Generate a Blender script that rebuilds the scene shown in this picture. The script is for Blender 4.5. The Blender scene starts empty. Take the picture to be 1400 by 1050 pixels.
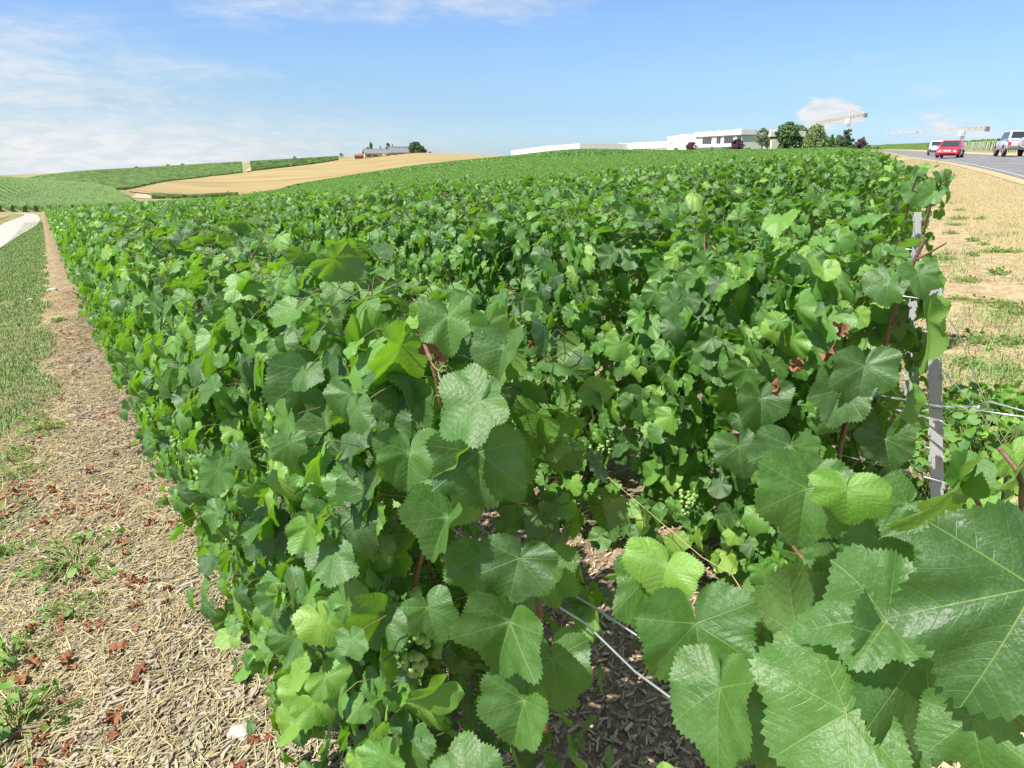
import bpy, math, random
import numpy as np
from mathutils import Vector

# ------------------------------------------------------------------ camera, light, sky
SC = bpy.context.scene
COL = SC.collection
R = math.radians
EYE = 1.5
PITCH = math.atan(0.31)
cam_data = bpy.data.cameras.new('camera')
cam = bpy.data.objects.new('camera', cam_data)
COL.objects.link(cam)
cam_data.sensor_width = 36.0
cam_data.lens = 36.0 * 1000 / 1400
cam_data.clip_start = 0.02
cam_data.clip_end = 9000
cam.location = (0, 0, EYE)
cam.rotation_euler = (math.pi / 2 - PITCH, 0, 0)
SC.camera = cam

SUN_EL, SUN_AZ = R(54), R(-122)          # azimuth from +Y, clockwise (negative = to the left)
sun_dir = Vector((math.sin(SUN_AZ) * math.cos(SUN_EL), math.cos(SUN_AZ) * math.cos(SUN_EL), math.sin(SUN_EL)))
sd = bpy.data.lights.new('sun', 'SUN')
sd.energy = 5.0
sd.angle = R(0.55)
sd.color = (1.0, 0.955, 0.88)
sun = bpy.data.objects.new('sun', sd)
COL.objects.link(sun)
sun.rotation_euler = sun_dir.to_track_quat('Z', 'Y').to_euler()
sun.location = (-30, -20, 60)

SC.view_settings.view_transform = 'Standard'
SC.view_settings.look = 'None'
SC.view_settings.gamma = 1
SC.view_settings.use_curve_mapping = False
SC.view_settings.exposure = 0.78
cy = SC.cycles
cy.max_bounces = 7
cy.diffuse_bounces = 3
cy.glossy_bounces = 2
cy.transmission_bounces = 4
cy.transparent_max_bounces = 4
cy.caustics_reflective = False
cy.caustics_refractive = False


class NT:
    """tiny node-graph writer"""
    def __init__(s, tree):
        s.t = tree
        s.n = tree.nodes
        s.l = tree.links

    def new(s, typ, **kw):
        nd = s.n.new(typ)
        for k, v in kw.items():
            setattr(nd, k, v)
        return nd

    def put(s, sock, v):
        if isinstance(v, bpy.types.NodeSocket):
            s.l.new(v, sock)
        elif v is not None:
            if isinstance(v, (tuple, list)) and len(v) == 3 and sock.type == 'RGBA':
                v = (*v, 1)
            sock.default_value = v

    def m(s, op, a, b=None, c=None, clamp=False):
        nd = s.new('ShaderNodeMath', operation=op)
        nd.use_clamp = clamp
        for i, v in enumerate((a, b, c)):
            if v is not None:
                s.put(nd.inputs[i], v)
        return nd.outputs[0]

    def vm(s, op, a, b=None):
        nd = s.new('ShaderNodeVectorMath', operation=op)
        s.put(nd.inputs[0], a)
        if b is not None:
            s.put(nd.inputs[1], b)
        return nd.outputs['Value'] if op in ('DOT_PRODUCT', 'LENGTH') else nd.outputs[0]

    def step(s, v, lo, hi, a=0.0, b=1.0):
        nd = s.new('ShaderNodeMapRange', interpolation_type='SMOOTHSTEP')
        s.put(nd.inputs[0], v)
        for i, x in enumerate((lo, hi, a, b)):
            s.put(nd.inputs[i + 1], x)
        return nd.outputs[0]

    def mix(s, f, a, b, blend='MIX'):
        nd = s.new('ShaderNodeMix', data_type='RGBA', blend_type=blend)
        s.put(nd.inputs[0], f)
        s.put(nd.inputs[6], a)
        s.put(nd.inputs[7], b)
        return nd.outputs[2]

    def noise(s, vec, scale, detail=3, rough=0.55, dist=0.0):
        nd = s.new('ShaderNodeTexNoise')
        if vec is not None:
            s.put(nd.inputs['Vector'], vec)
        nd.inputs['Scale'].default_value = scale
        nd.inputs['Detail'].default_value = detail
        nd.inputs['Roughness'].default_value = rough
        nd.inputs['Distortion'].default_value = dist
        return nd.outputs['Fac']

    def voro(s, vec, scale, feature='F1', out='Distance', rnd=1.0):
        nd = s.new('ShaderNodeTexVoronoi', feature=feature)
        if vec is not None:
            s.put(nd.inputs['Vector'], vec)
        nd.inputs['Scale'].default_value = scale
        nd.inputs['Randomness'].default_value = rnd
        return nd.outputs[out]

    def ramp(s, f, stops):
        nd = s.new('ShaderNodeValToRGB')
        s.put(nd.inputs[0], f)
        el = nd.color_ramp.elements
        while len(el) < len(stops):
            el.new(0.5)
        for e, (p, c) in zip(el, stops):
            e.position = p
            e.color = (*c, 1)
        return nd.outputs[0]

    def scale(s, vec, xyz):
        return s.vm('MULTIPLY', vec, xyz)

    def bump(s, h, strength=0.4, dist=0.01):
        nd = s.new('ShaderNodeBump')
        nd.inputs['Strength'].default_value = strength
        nd.inputs['Distance'].default_value = dist
        s.put(nd.inputs['Height'], h)
        return nd.outputs[0]


def ray(px, py):
    up = (525 - py) / 1000
    yf = math.cos(PITCH) + up * math.sin(PITCH)
    return (px - 700) / 1000 / yf, (-math.sin(PITCH) + up * math.cos(PITCH)) / yf


def at(px, py, Y):
    """the point seen at photo position px, py at forward distance Y (metres)"""
    a, e = ray(px, py)
    return Vector((a * Y, Y, EYE + e * Y))


# world: Nishita sky with soft clouds laid out by compass direction and height
W = bpy.data.worlds.new('World')
SC.world = W
W.use_nodes = True
g = NT(W.node_tree)
g.n.clear()
sky = g.new('ShaderNodeTexSky', sky_type='NISHITA')
sky.sun_disc = False
sky.sun_elevation = SUN_EL
sky.sun_rotation = SUN_AZ
sky.altitude = 120
sky.air_density = 1.0
sky.dust_density = 0.35
sky.ozone_density = 1.6
tc = g.new('ShaderNodeTexCoord')
dirv = tc.outputs['Generated']
sep = g.new('ShaderNodeSeparateXYZ')
g.l.new(dirv, sep.inputs[0])
az = g.m('ARCTAN2', sep.outputs[0], sep.outputs[1])
el = g.m('ARCSINE', sep.outputs[2])
cmb = g.new('ShaderNodeCombineXYZ')
g.l.new(g.m('MULTIPLY', az, 1.0), cmb.inputs[0])
g.l.new(g.m('MULTIPLY', el, 4.2), cmb.inputs[1])
cv = cmb.outputs[0]
n1 = g.noise(cv, 4.5, 7, 0.62, 0.9)
n2 = g.noise(cv, 26, 5, 0.6, 0.3)


def blob(px, py, wx, wy, amp):
    a, e = ray(px, py)
    A, E = math.atan(a), math.atan(e / math.sqrt(1 + a * a))
    u = g.m('DIVIDE', g.m('SUBTRACT', az, A), wx / 1000)
    v = g.m('DIVIDE', g.m('SUBTRACT', el, E), wy / 1000)
    q = g.m('ADD', g.m('MULTIPLY', u, u), g.m('MULTIPLY', v, v))
    return g.m('MULTIPLY', g.m('EXPONENT', g.m('MULTIPLY', q, -1.0)), amp)


def total(vals):
    s = vals[0]
    for v in vals[1:]:
        s = g.m('ADD', s, v)
    return s


soft = total([blob(150, 212, 360, 46, 0.40), blob(-40, 120, 230, 26, 0.34), blob(20, 50, 170, 34, 0.30),
              blob(650, 0, 190, 34, 0.42), blob(360, 10, 90, 24, 0.3), blob(330, 100, 120, 16, 0.22),
              blob(1190, 75, 44, 12, 0.28), blob(1270, 122, 36, 12, 0.3), blob(1265, 165, 60, 22, 0.3),
              blob(1340, 182, 80, 20, 0.36), blob(-500, 150, 400, 160, 0.4), blob(900, -400, 500, 200, 0.25)])
sv = g.m('ADD', g.m('ADD', g.m('MULTIPLY', n1, 0.75), g.m('MULTIPLY', n2, 0.25)), soft)
cl_soft = g.m('MULTIPLY', g.step(sv, 0.62, 1.22), 0.72)
puff = total([blob(1135, 152, 33, 18, 1.0), blob(1116, 160, 22, 13, 0.6), blob(1280, 164, 24, 15, 0.62), blob(1332, 184, 34, 14, 0.6),
              blob(1160, 160, 26, 12, 0.55)])
pv = g.m('ADD', g.m('MULTIPLY', g.m('SUBTRACT', n2, 0.5), 1.1), puff)
cl_puff = g.m('MULTIPLY', g.step(pv, 0.36, 0.78), 0.95)
haze_h = g.m('MULTIPLY', g.step(el, 0.30, -0.02), 0.05)
lowhaze = g.m('ADD', blob(120, 222, 400, 58, 0.95), blob(-300, 225, 300, 60, 0.5), clamp=True)
cloud = g.m('MAXIMUM', g.m('MAXIMUM', cl_soft, cl_puff), g.m('MAXIMUM', haze_h, lowhaze))
front = g.step(sep.outputs[1], -0.1, 0.1)
cloud = g.m('MAXIMUM', g.m('MULTIPLY', cloud, front), g.m('MULTIPLY', g.step(el, 0.28, 0.7), g.step(n1, 0.3, 0.6, 0.15, 0.45)))  # last term adds an unseen overhead cloud for more neutral fill light
shade = g.mix(g.step(n2, 0.35, 0.65), (6.0, 6.65, 7.15), (7.3, 7.5, 7.6))
skycol = g.mix(1.0, sky.outputs[0], (1.0, 1.08, 1.22), 'MULTIPLY')
elr = g.ramp(g.m('MULTIPLY', el, 2.0, clamp=True), [(0.0, (.63, .86, 1.18)), (0.054, (.66, .86, 1.14)), (0.114, (.68, .83, 1.03)), (0.186, (.80, .93, 1.04)),
                                                    (0.322, (.90, 1.02, 1.16)), (0.9, (1.0, .93, .85))])
skycol = g.mix(1.0, skycol, elr, 'MULTIPLY')
bg = g.new('ShaderNodeBackground')
g.l.new(g.mix(cloud, skycol, shade), bg.inputs[0])
bg.inputs[1].default_value = 0.070
out = g.new('ShaderNodeOutputWorld')
g.l.new(bg.outputs[0], out.inputs[0])

rng = np.random.default_rng(7)
random.seed(7)


# ------------------------------------------------------------------ helpers
def tag(o, label=None, cat=None, group=None, kind=None):
    if label:
        o['label'] = label
    if cat:
        o['category'] = cat
    if group:
        o['group'] = group
    if kind:
        o['kind'] = kind
    return o


def empty(name, loc=(0, 0, 0), rz=0.0):
    o = bpy.data.objects.new(name, None)
    o.empty_display_size = 0.1
    COL.objects.link(o)
    o.location = loc
    o.rotation_euler = (0, 0, rz)
    return o


def link(name, me, parent=None):
    o = bpy.data.objects.new(name, me)
    COL.objects.link(o)
    if parent:
        o.parent = parent
    return o


def copy_tree(o, parent=None):
    c = o.copy()
    COL.objects.link(c)
    if parent:
        c.parent = parent
    for ch in list(o.children):
        copy_tree(ch, c)
    return c


def np_mesh(name, V, faces, mats, uv=None, tint=None, midx=None, smooth=True):
    """V (n,3); faces: list of index arrays (m,k); midx: one material index per face array"""
    me = bpy.data.meshes.new(name)
    V = np.asarray(V, dtype=np.float32)
    faces = [np.asarray(f, dtype=np.int32) for f in faces if len(f)]
    me.vertices.add(len(V))
    me.vertices.foreach_set('co', V.ravel())
    nl = sum(f.size for f in faces)
    nf = sum(len(f) for f in faces)
    me.loops.add(nl)
    me.polygons.add(nf)
    li = np.concatenate([f.ravel() for f in faces])
    tot = np.concatenate([np.full(len(f), f.shape[1], np.int32) for f in faces])
    st = np.concatenate([[0], np.cumsum(tot)[:-1]]).astype(np.int32)
    me.loops.foreach_set('vertex_index', li)
    me.polygons.foreach_set('loop_start', st)
    me.polygons.foreach_set('loop_total', tot)
    if midx is not None:
        mi = np.concatenate([np.full(len(f), i, np.int32) for f, i in zip(faces, midx)])
        me.polygons.foreach_set('material_index', mi)
    me.polygons.foreach_set('use_smooth', np.full(nf, smooth, bool))
    if uv is not None:
        ul = me.uv_layers.new(name='leafuv')
        ul.data.foreach_set('uv', np.asarray(uv, np.float32)[li].ravel())
    if tint is not None:
        at_ = me.attributes.new('tint', 'FLOAT', 'POINT')
        at_.data.foreach_set('value', np.asarray(tint, np.float32))
    for m_ in (mats if isinstance(mats, (list, tuple)) else [mats]):
        me.materials.append(m_)
    me.update(calc_edges=True)
    return me


class MB:
    """collects simple solids into one mesh"""
    def __init__(s):
        s.v, s.f, s.mi = [], [], []

    def add(s, verts, faces, mi=0):
        b = len(s.v)
        s.v += [tuple(v) for v in verts]
        s.f += [tuple(i + b for i in f) for f in faces]
        s.mi += [mi] * len(faces)
        return s

    def box(s, lo, hi, mi=0):
        (a, b, c), (d, e, f) = lo, hi
        return s.add([(a, b, c), (d, b, c), (d, e, c), (a, e, c), (a, b, f), (d, b, f), (d, e, f), (a, e, f)],
                     [(0, 3, 2, 1), (4, 5, 6, 7), (0, 1, 5, 4), (1, 2, 6, 5), (2, 3, 7, 6), (3, 0, 4, 7)], mi)

    def tube(s, pts, rad, n=6, mi=0, cap=True):
        pts = [Vector(p) for p in pts]
        if not isinstance(rad, (list, tuple)):
            rad = [rad] * len(pts)
        vs, fs = [], []
        ref = Vector((0.13, 0.21, 1)).normalized()
        for i, p in enumerate(pts):
            t = (pts[min(i + 1, len(pts) - 1)] - pts[max(i - 1, 0)])
            t = t.normalized() if t.length > 1e-9 else Vector((0, 0, 1))
            rr = ref if abs(t.dot(ref)) < 0.95 else Vector((1, 0, 0.1)).normalized()
            u = t.cross(rr).normalized()
            w = t.cross(u)
            for k in range(n):
                a = 2 * math.pi * k / n
                vs.append(p + (u * math.cos(a) + w * math.sin(a)) * rad[i])
        for i in range(len(pts) - 1):
            for k in range(n):
                k2 = (k + 1) % n
                fs.append((i * n + k, i * n + k2, (i + 1) * n + k2, (i + 1) * n + k))
        if cap:
            fs.append(tuple(range(n - 1, -1, -1)))
            fs.append(tuple(range((len(pts) - 1) * n, len(pts) * n)))
        return s.add(vs, fs, mi)

    def prism(s, poly, ext, mi=0):
        """poly: list of 3d points (planar), ext: extrusion vector"""
        n = len(poly)
        ext = Vector(ext)
        vs = [Vector(p) for p in poly] + [Vector(p) + ext for p in poly]
        fs = [tuple(range(n - 1, -1, -1)), tuple(range(n, 2 * n))]
        fs += [(i, (i + 1) % n, n + (i + 1) % n, n + i) for i in range(n)]
        return s.add(vs, fs, mi)

    def cyl(s, c, axis, r, h, n=20, mi=0, r2=None):
        c, axis = Vector(c), Vector(axis).normalized()
        return s.tube([c - axis * h / 2, c + axis * h / 2], [r, r if r2 is None else r2], n, mi)

    def mesh(s, name, mats, smooth=False):
        me = bpy.data.meshes.new(name)
        me.from_pydata(s.v, [], s.f)
        for m_ in (mats if isinstance(mats, (list, tuple)) else [mats]):
            me.materials.append(m_)
        me.polygons.foreach_set('material_index', s.mi)
        if smooth:
            me.polygons.foreach_set('use_smooth', [True] * len(s.f))
        me.update()
        return me

    def build(s, name, mats, parent=None, smooth=False, bevel=0.0):
        o = link(name, s.mesh(name, mats, smooth), parent)
        if bevel:
            b = o.modifiers.new('bevel', 'BEVEL')
            b.width = bevel
            b.segments = 2
            b.limit_method = 'ANGLE'
        return o


# ------------------------------------------------------------------ materials
def mat(name):
    m_ = bpy.data.materials.new(name)
    m_.use_nodes = True
    t = NT(m_.node_tree)
    t.n.clear()
    o = t.new('ShaderNodeOutputMaterial')
    p = t.new('ShaderNodeBsdfPrincipled')
    t.l.new(p.outputs[0], o.inputs[0])
    t.p, t.o = p, o
    return m_, t


def flat(name, col, rough=0.6, metal=0.0, var=0.12, vscale=8.0, spec=0.5, bump=0.0, coat=0.0, island=False, col2=None):
    m_, t = mat(name)
    geo = t.new('ShaderNodeNewGeometry')
    n = t.noise(geo.outputs['Position'], vscale, 4)
    if island:
        n = t.m('ADD', t.m('MULTIPLY', n, 0.3), t.m('MULTIPLY', geo.outputs['Random Per Island'], 0.7))
    c = t.mix(n, tuple(x * (1 - var) for x in col), tuple(min(1, x * (1 + var)) for x in (col2 or col)))
    t.put(t.p.inputs['Base Color'], c)
    t.p.inputs['Roughness'].default_value = rough
    t.p.inputs['Metallic'].default_value = metal
    t.p.inputs['Specular IOR Level'].default_value = spec
    t.p.inputs['Coat Weight'].default_value = coat
    if bump:
        t.put(t.p.inputs['Normal'], t.bump(n, bump, 0.02))
    return m_


def leaf_material(name, stops, trans, trans_w, back, rough=0.43, vein=(0.22, 0.32, 0.085), spec=0.6):
    m_, t = mat(name)
    uv = t.new('ShaderNodeUVMap')
    uv.uv_map = 'leafuv'
    sp = t.new('ShaderNodeSeparateXYZ')
    t.l.new(uv.outputs[0], sp.inputs[0])
    x, y = sp.outputs[0], sp.outputs[1]
    th = t.m('ARCTAN2', t.m('ABSOLUTE', x), y)
    r = t.m('SQRT', t.m('ADD', t.m('MULTIPLY', x, x), t.m('MULTIPLY', y, y)))
    ref = t.m('ADD', t.m('MULTIPLY', t.m('GREATER_THAN', th, 0.44), 0.88),
              t.m('MULTIPLY', t.m('GREATER_THAN', th, 1.34), 0.95))
    dl = t.m('SUBTRACT', th, ref)
    along = t.m('MULTIPLY', r, t.m('COSINE', dl))
    perp = t.m('ABSOLUTE', t.m('MULTIPLY', r, t.m('SINE', dl)))
    w = t.m('MULTIPLY_ADD', r, -0.007, 0.0115)
    main = t.step(perp, w, t.m('MULTIPLY', w, 0.4))
    ph = t.m('FRACT', t.m('MULTIPLY', t.m('ADD', t.m('SUBTRACT', along, t.m('MULTIPLY', t.m('POWER', perp, 1.25), 1.25)), t.m('MULTIPLY', t.noise(uv.outputs[0], 3, 1), 0.05)), 7.5))
    sec = t.m('ABSOLUTE', t.m('SUBTRACT', ph, 0.5))
    secm = t.m('MULTIPLY', t.step(sec, 0.05, 0.005), 0.30)
    vm_ = t.m('MAXIMUM', main, secm, clamp=True)
    ta = t.new('ShaderNodeAttribute')
    ta.attribute_name = 'tint'
    oi = t.new('ShaderNodeObjectInfo')
    geo = t.new('ShaderNodeNewGeometry')
    pos = geo.outputs['Position']
    nz = t.noise(pos, 38, 4, 0.6)
    nl = t.noise(uv.outputs[0], 5, 3, 0.6)
    tv = t.m('ADD', ta.outputs['Fac'], t.m('MULTIPLY', t.m('SUBTRACT', oi.outputs['Random'], 0.5), 0.14))
    tv = t.m('ADD', tv, t.m('MULTIPLY', t.m('SUBTRACT', nz, 0.5), 0.22), clamp=True)
    base = t.ramp(tv, stops)
    dust = t.step(t.m('MULTIPLY', nz, t.noise(uv.outputs[0], 40, 3)), 0.20, 0.40)
    base = t.mix(t.m('MULTIPLY', dust, 0.30), base, (0.19, 0.28, 0.18))
    top = t.mix(t.m('MULTIPLY', vm_, 0.7), base, vein)
    under = t.mix(t.m('MULTIPLY', vm_, 0.75), t.mix(0.45, base, back), (0.30, 0.36, 0.16))
    col = t.mix(geo.outputs['Backfacing'], top, under)
    t.put(t.p.inputs['Base Color'], col)
    t.put(t.p.inputs['Roughness'], t.m('MULTIPLY_ADD', nz, 0.22, rough - 0.08))
    t.p.inputs['Specular IOR Level'].default_value = spec
    blist = t.noise(uv.outputs[0], 15, 3, 0.6, 0.5)
    h = t.m('ADD', t.m('MULTIPLY', vm_, -0.5), t.m('MULTIPLY', blist, 0.42))
    h = t.m('ADD', h, t.m('MULTIPLY', t.m('ABSOLUTE', t.m('SUBTRACT', ph, 0.5)), 0.2))
    h = t.m('ADD', h, t.m('MULTIPLY', t.noise(uv.outputs[0], 55, 2), 0.12))
    h = t.m('ADD', h, t.m('MULTIPLY', nl, 0.9))
    bp = t.bump(h, 0.36, 0.005)
    t.put(t.p.inputs['Normal'], bp)
    tr = t.new('ShaderNodeBsdfTranslucent')
    t.put(tr.inputs[0], t.mix(t.m('MULTIPLY', vm_, 0.5), t.mix(0.4, trans, t.mix(1.0, base, trans, 'MULTIPLY')), tuple(c * 0.6 for c in trans)))
    t.put(tr.inputs['Normal'], bp)
    mx = t.new('ShaderNodeMixShader')
    mx.inputs[0].default_value = trans_w
    t.l.new(t.p.outputs[0], mx.inputs[1])
    t.l.new(tr.outputs[0], mx.inputs[2])
    t.l.new(mx.outputs[0], t.o.inputs[0])
    return m_


LEAF = leaf_material('vine_leaf', [(0.0, (0.030, 0.080, 0.021)), (0.4, (0.096, 0.232, 0.034)), (0.72, (0.138, 0.305, 0.040)),
                                   (1.0, (0.27, 0.43, 0.062))], (0.42, 0.84, 0.035), 0.33, (0.16, 0.25, 0.10))
DRY = leaf_material('dry_leaf', [(0.0, (0.14, 0.025, 0.02)), (0.5, (0.24, 0.075, 0.04)), (1.0, (0.36, 0.17, 0.08))],
                    (0.4, 0.12, 0.04), 0.15, (0.30, 0.14, 0.08), 0.7, (0.35, 0.2, 0.1), 0.2)
PETIOLE = flat('petiole', (0.13, 0.115, 0.04), 0.5, var=0.3, vscale=60)
CANE = flat('cane_bark', (0.16, 0.095, 0.05), 0.6, var=0.4, vscale=70, bump=0.3)
SHOOT = flat('green_shoot', (0.20, 0.24, 0.06), 0.5, var=0.25, vscale=50)
BARK = flat('vine_bark', (0.12, 0.085, 0.06), 0.9, var=0.45, vscale=45, bump=0.8)
GRAPE = flat('green_grape', (0.22, 0.36, 0.09), 0.32, var=0.15, vscale=90)
GALV = flat('galvanised_steel', (0.38, 0.39, 0.39), 0.5, 0.1, 0.16, 24, bump=0.08)
WIRE = flat('wire', (0.62, 0.64, 0.66), 0.35, 0.8, 0.2, 80)
GRASSM = flat('green_grass', (0.085, 0.19, 0.035), 0.6, var=0.3, vscale=5, island=True, col2=(0.19, 0.31, 0.075))
DRYGRASS = flat('dry_grass', (0.36, 0.285, 0.145), 0.7, var=0.15, vscale=1.2, island=True, col2=(0.48, 0.40, 0.23))
STRAW = flat('straw', (0.35, 0.265, 0.12), 0.6, var=0.3, vscale=25, island=True, col2=(0.58, 0.50, 0.30))
CHIP = flat('wood_chip', (0.15, 0.12, 0.075), 0.85, var=0.45, vscale=22, bump=0.4, island=True, col2=(0.35, 0.31, 0.215))
STONE = flat('chalk_stone', (0.45, 0.42, 0.36), 0.9, var=0.12, vscale=60, bump=0.4)

# ------------------------------------------------------------------ terrain
U1 = np.array([-0.531, 0.847])     # along the vine rows, away from the headland
NR = np.array([0.847, 0.531])      # across the rows, to the right
U2 = np.array([0.419, 0.908])      # along the headland and the road
N2 = np.array([0.908, -0.419])


def plane(x, y):
    return 0.0717 * x - 0.022 * y


COLS = [
    (-500, 45, [(110, 292), (170, 270), (240, 250), (300, 240), (420, 250), (900, 262)]),
    (0, 45, [(75, 305), (95, 294), (112, 290), (170, 271), (240, 252), (300, 244), (360, 248), (450, 254), (650, 250), (900, 262)]),
    (60, 45, [(75, 304), (95, 294), (112, 290), (170, 272), (230, 256), (275, 249), (340, 254), (450, 251), (650, 241), (750, 243), (950, 255)]),
    (120, 55, [(95, 292), (112, 288), (180, 268), (230, 258), (260, 254), (340, 257), (450, 249), (660, 235), (760, 237), (980, 250)]),
    (190, 55, [(110, 286), (160, 277), (210, 272), (250, 270), (300, 264), (400, 251), (560, 240), (690, 231), (800, 233), (1000, 246)]),
    (290, 55, [(120, 281), (200, 270), (250, 272), (310, 265), (430, 247), (560, 234), (700, 225), (800, 227), (1000, 240)]),
    (350, 55, [(120, 276), (210, 264.5), (260, 268), (330, 258), (450, 241), (560, 230), (690, 221.5), (800, 224), (1000, 236)]),
    (500, 55, [(130, 256), (230, 242), (280, 246), (350, 238), (470, 227), (590, 217.3), (660, 213), (760, 216), (1000, 226)]),
    (580, 55, [(140, 243), (240, 230), (290, 234), (360, 226), (480, 217), (610, 209.5), (700, 211), (1000, 222)]),
    (690, 55, [(150, 228), (260, 219), (320, 223), (400, 219), (480, 215.5), (600, 213.5), (700, 216), (1000, 224)]),
    (800, 55, [(150, 222), (280, 209), (330, 210), (420, 213), (600, 217), (1000, 224)]),
    (915, 55, [(150, 220.5), (300, 209.5), (350, 209), (420, 211), (600, 216), (1000, 222)]),
    (1050, 50, [(150, 216.5), (290, 208.5), (350, 208), (420, 210), (600, 214), (1000, 221)]),
    (1190, 40, [(66, 227), (110, 217), (150, 212), (220, 206.5), (300, 204.5), (380, 205), (600, 211), (1000, 220)]),
    (1300, 30, [(50, 222.5), (66, 216), (100, 210), (150, 206), (250, 203), (400, 201), (600, 206), (1000, 219)]),
    (1400, 25, [(31, 237), (58, 213.5), (75, 211), (100, 208), (200, 202), (400, 199), (600, 205), (1000, 218)]),
    (1800, 22, [(31, 237), (58, 213.5), (75, 211), (100, 208), (200, 202), (400, 199), (600, 205), (1000, 218)]),
]


def pchip(xk, yk, x):
    xk, yk, x = map(lambda v: np.asarray(v, float), (xk, yk, x))
    h = np.diff(xk)
    dlt = np.diff(yk) / h
    dd = np.zeros(len(xk))
    for i in range(1, len(xk) - 1):
        if dlt[i - 1] * dlt[i] > 0:
            w1, w2 = 2 * h[i] + h[i - 1], h[i] + 2 * h[i - 1]
            dd[i] = (w1 + w2) / (w1 / dlt[i - 1] + w2 / dlt[i])
    dd[0], dd[-1] = dlt[0], dlt[-1]
    i = np.clip(np.searchsorted(xk, x) - 1, 0, len(xk) - 2)
    t = np.clip((x - xk[i]) / h[i], 0, 1)
    a, b = yk[i], yk[i + 1]
    return ((1 + 2 * t) * (1 - t) ** 2 * a + t * (1 - t) ** 2 * h[i] * dd[i] + t * t * (3 - 2 * t) * b + t * t * (t - 1) * h[i] * dd[i + 1])


R_T = np.exp(np.linspace(math.log(6.0), math.log(4000), 260))
caz, cz = [], []
for px, ynear, ctl in COLS:
    a = ray(px, 240)[0]
    rs, zs = [], []
    for Y in (4, 8, 12, 18, 24, 32, 40, 50, 60):
        if Y <= ynear:
            rs.append(Y * math.hypot(1, a))
            zs.append(plane(a * Y, Y))
    for Y, py in ctl:
        rs.append(Y * math.hypot(1, a))
        zs.append(EYE + ray(px, py)[1] * Y)
    rs.append(4200 * math.hypot(1, a))
    zs.append(zs[-1] - 40)
    rs, zs = np.array(rs), np.array(zs)
    caz.append(math.atan(a))
    cz.append(pchip(np.log(rs), zs, np.clip(np.log(R_T), math.log(rs[0]), None)))
caz, cz = np.array(caz), np.array(cz)
A_T = np.linspace(caz[0], caz[-1], 500)
Z_T = np.stack([pchip(caz, cz[:, j], A_T) for j in range(len(R_T))], 1)   # (az, r)


def ground(x, y):
    x, y = np.asarray(x, float), np.asarray(y, float)
    r = np.hypot(x, y)
    a = np.arctan2(x, y)
    ac = np.clip(a, A_T[0], A_T[-1])
    fa = (ac - A_T[0]) / (A_T[1] - A_T[0])
    ia = np.clip(fa.astype(int), 0, len(A_T) - 2)
    fa = fa - ia
    lr = np.log(np.clip(r, R_T[0], R_T[-1]))
    fr = (lr - math.log(R_T[0])) / (math.log(R_T[1]) - math.log(R_T[0]))
    ir = np.clip(fr.astype(int), 0, len(R_T) - 2)
    fr = fr - ir
    z = ((Z_T[ia, ir] * (1 - fr) + Z_T[ia, ir + 1] * fr) * (1 - fa) + (Z_T[ia + 1, ir] * (1 - fr) + Z_T[ia + 1, ir + 1] * fr) * fa)
    pl = plane(x, y)
    k = np.clip((r - 8) / 12, 0, 1)
    z = pl * (1 - k) + z * k
    # outside the seen sector fade to the gentle near slope
    s = np.clip((np.abs(a - ac)) / 0.5, 0, 1)
    far = pl * np.clip(60 / np.maximum(r, 1), 0, 1)
    return z * (1 - s) + far * s


def gz(x, y):
    return float(ground(np.array([x]), np.array([y]))[0])


def ground_px(px, py, ymin=1.0, ymax=900):
    """first ground point seen at px, py"""
    a, e = ray(px, py)
    Y = np.exp(np.linspace(math.log(ymin), math.log(ymax), 6000))
    f = EYE + e * Y - ground(a * Y, Y)
    i = np.argmax(f <= 0)
    return float(a * Y[i]), float(Y[i])


# one sheet out to the horizon: polar grid round the viewpoint
azs = np.concatenate([np.linspace(-math.pi, -0.95, 40)[:-1], np.linspace(-0.95, 0.85, 420), np.linspace(0.85, math.pi, 40)[1:]])
rr = np.concatenate([[0.0], np.exp(np.linspace(math.log(0.5), math.log(4000), 300))])
AA, RR = np.meshgrid(azs, rr, indexing='ij')
X, Y_ = RR * np.sin(AA), RR * np.cos(AA)
Z = ground(X, Y_)
na, nr_ = AA.shape
idx = np.arange(na * nr_).reshape(na, nr_)
F = np.stack([idx[:-1, :-1], idx[1:, :-1], idx[1:, 1:], idx[:-1, 1:]], -1).reshape(-1, 4)[:, ::-1]

gm, t = mat('soil_and_litter')
geo = t.new('ShaderNodeNewGeometry')
P = geo.outputs['Position']
d_ = t.vm('DOT_PRODUCT', P, (NR[0], NR[1], 0))
lat = t.vm('DOT_PRODUCT', P, (N2[0], N2[1], 0))
big = t.noise(P, 0.9, 4, 0.6)
mid = t.noise(P, 6, 4, 0.6)
fine = t.noise(P, 60, 4, 0.65)
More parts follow.
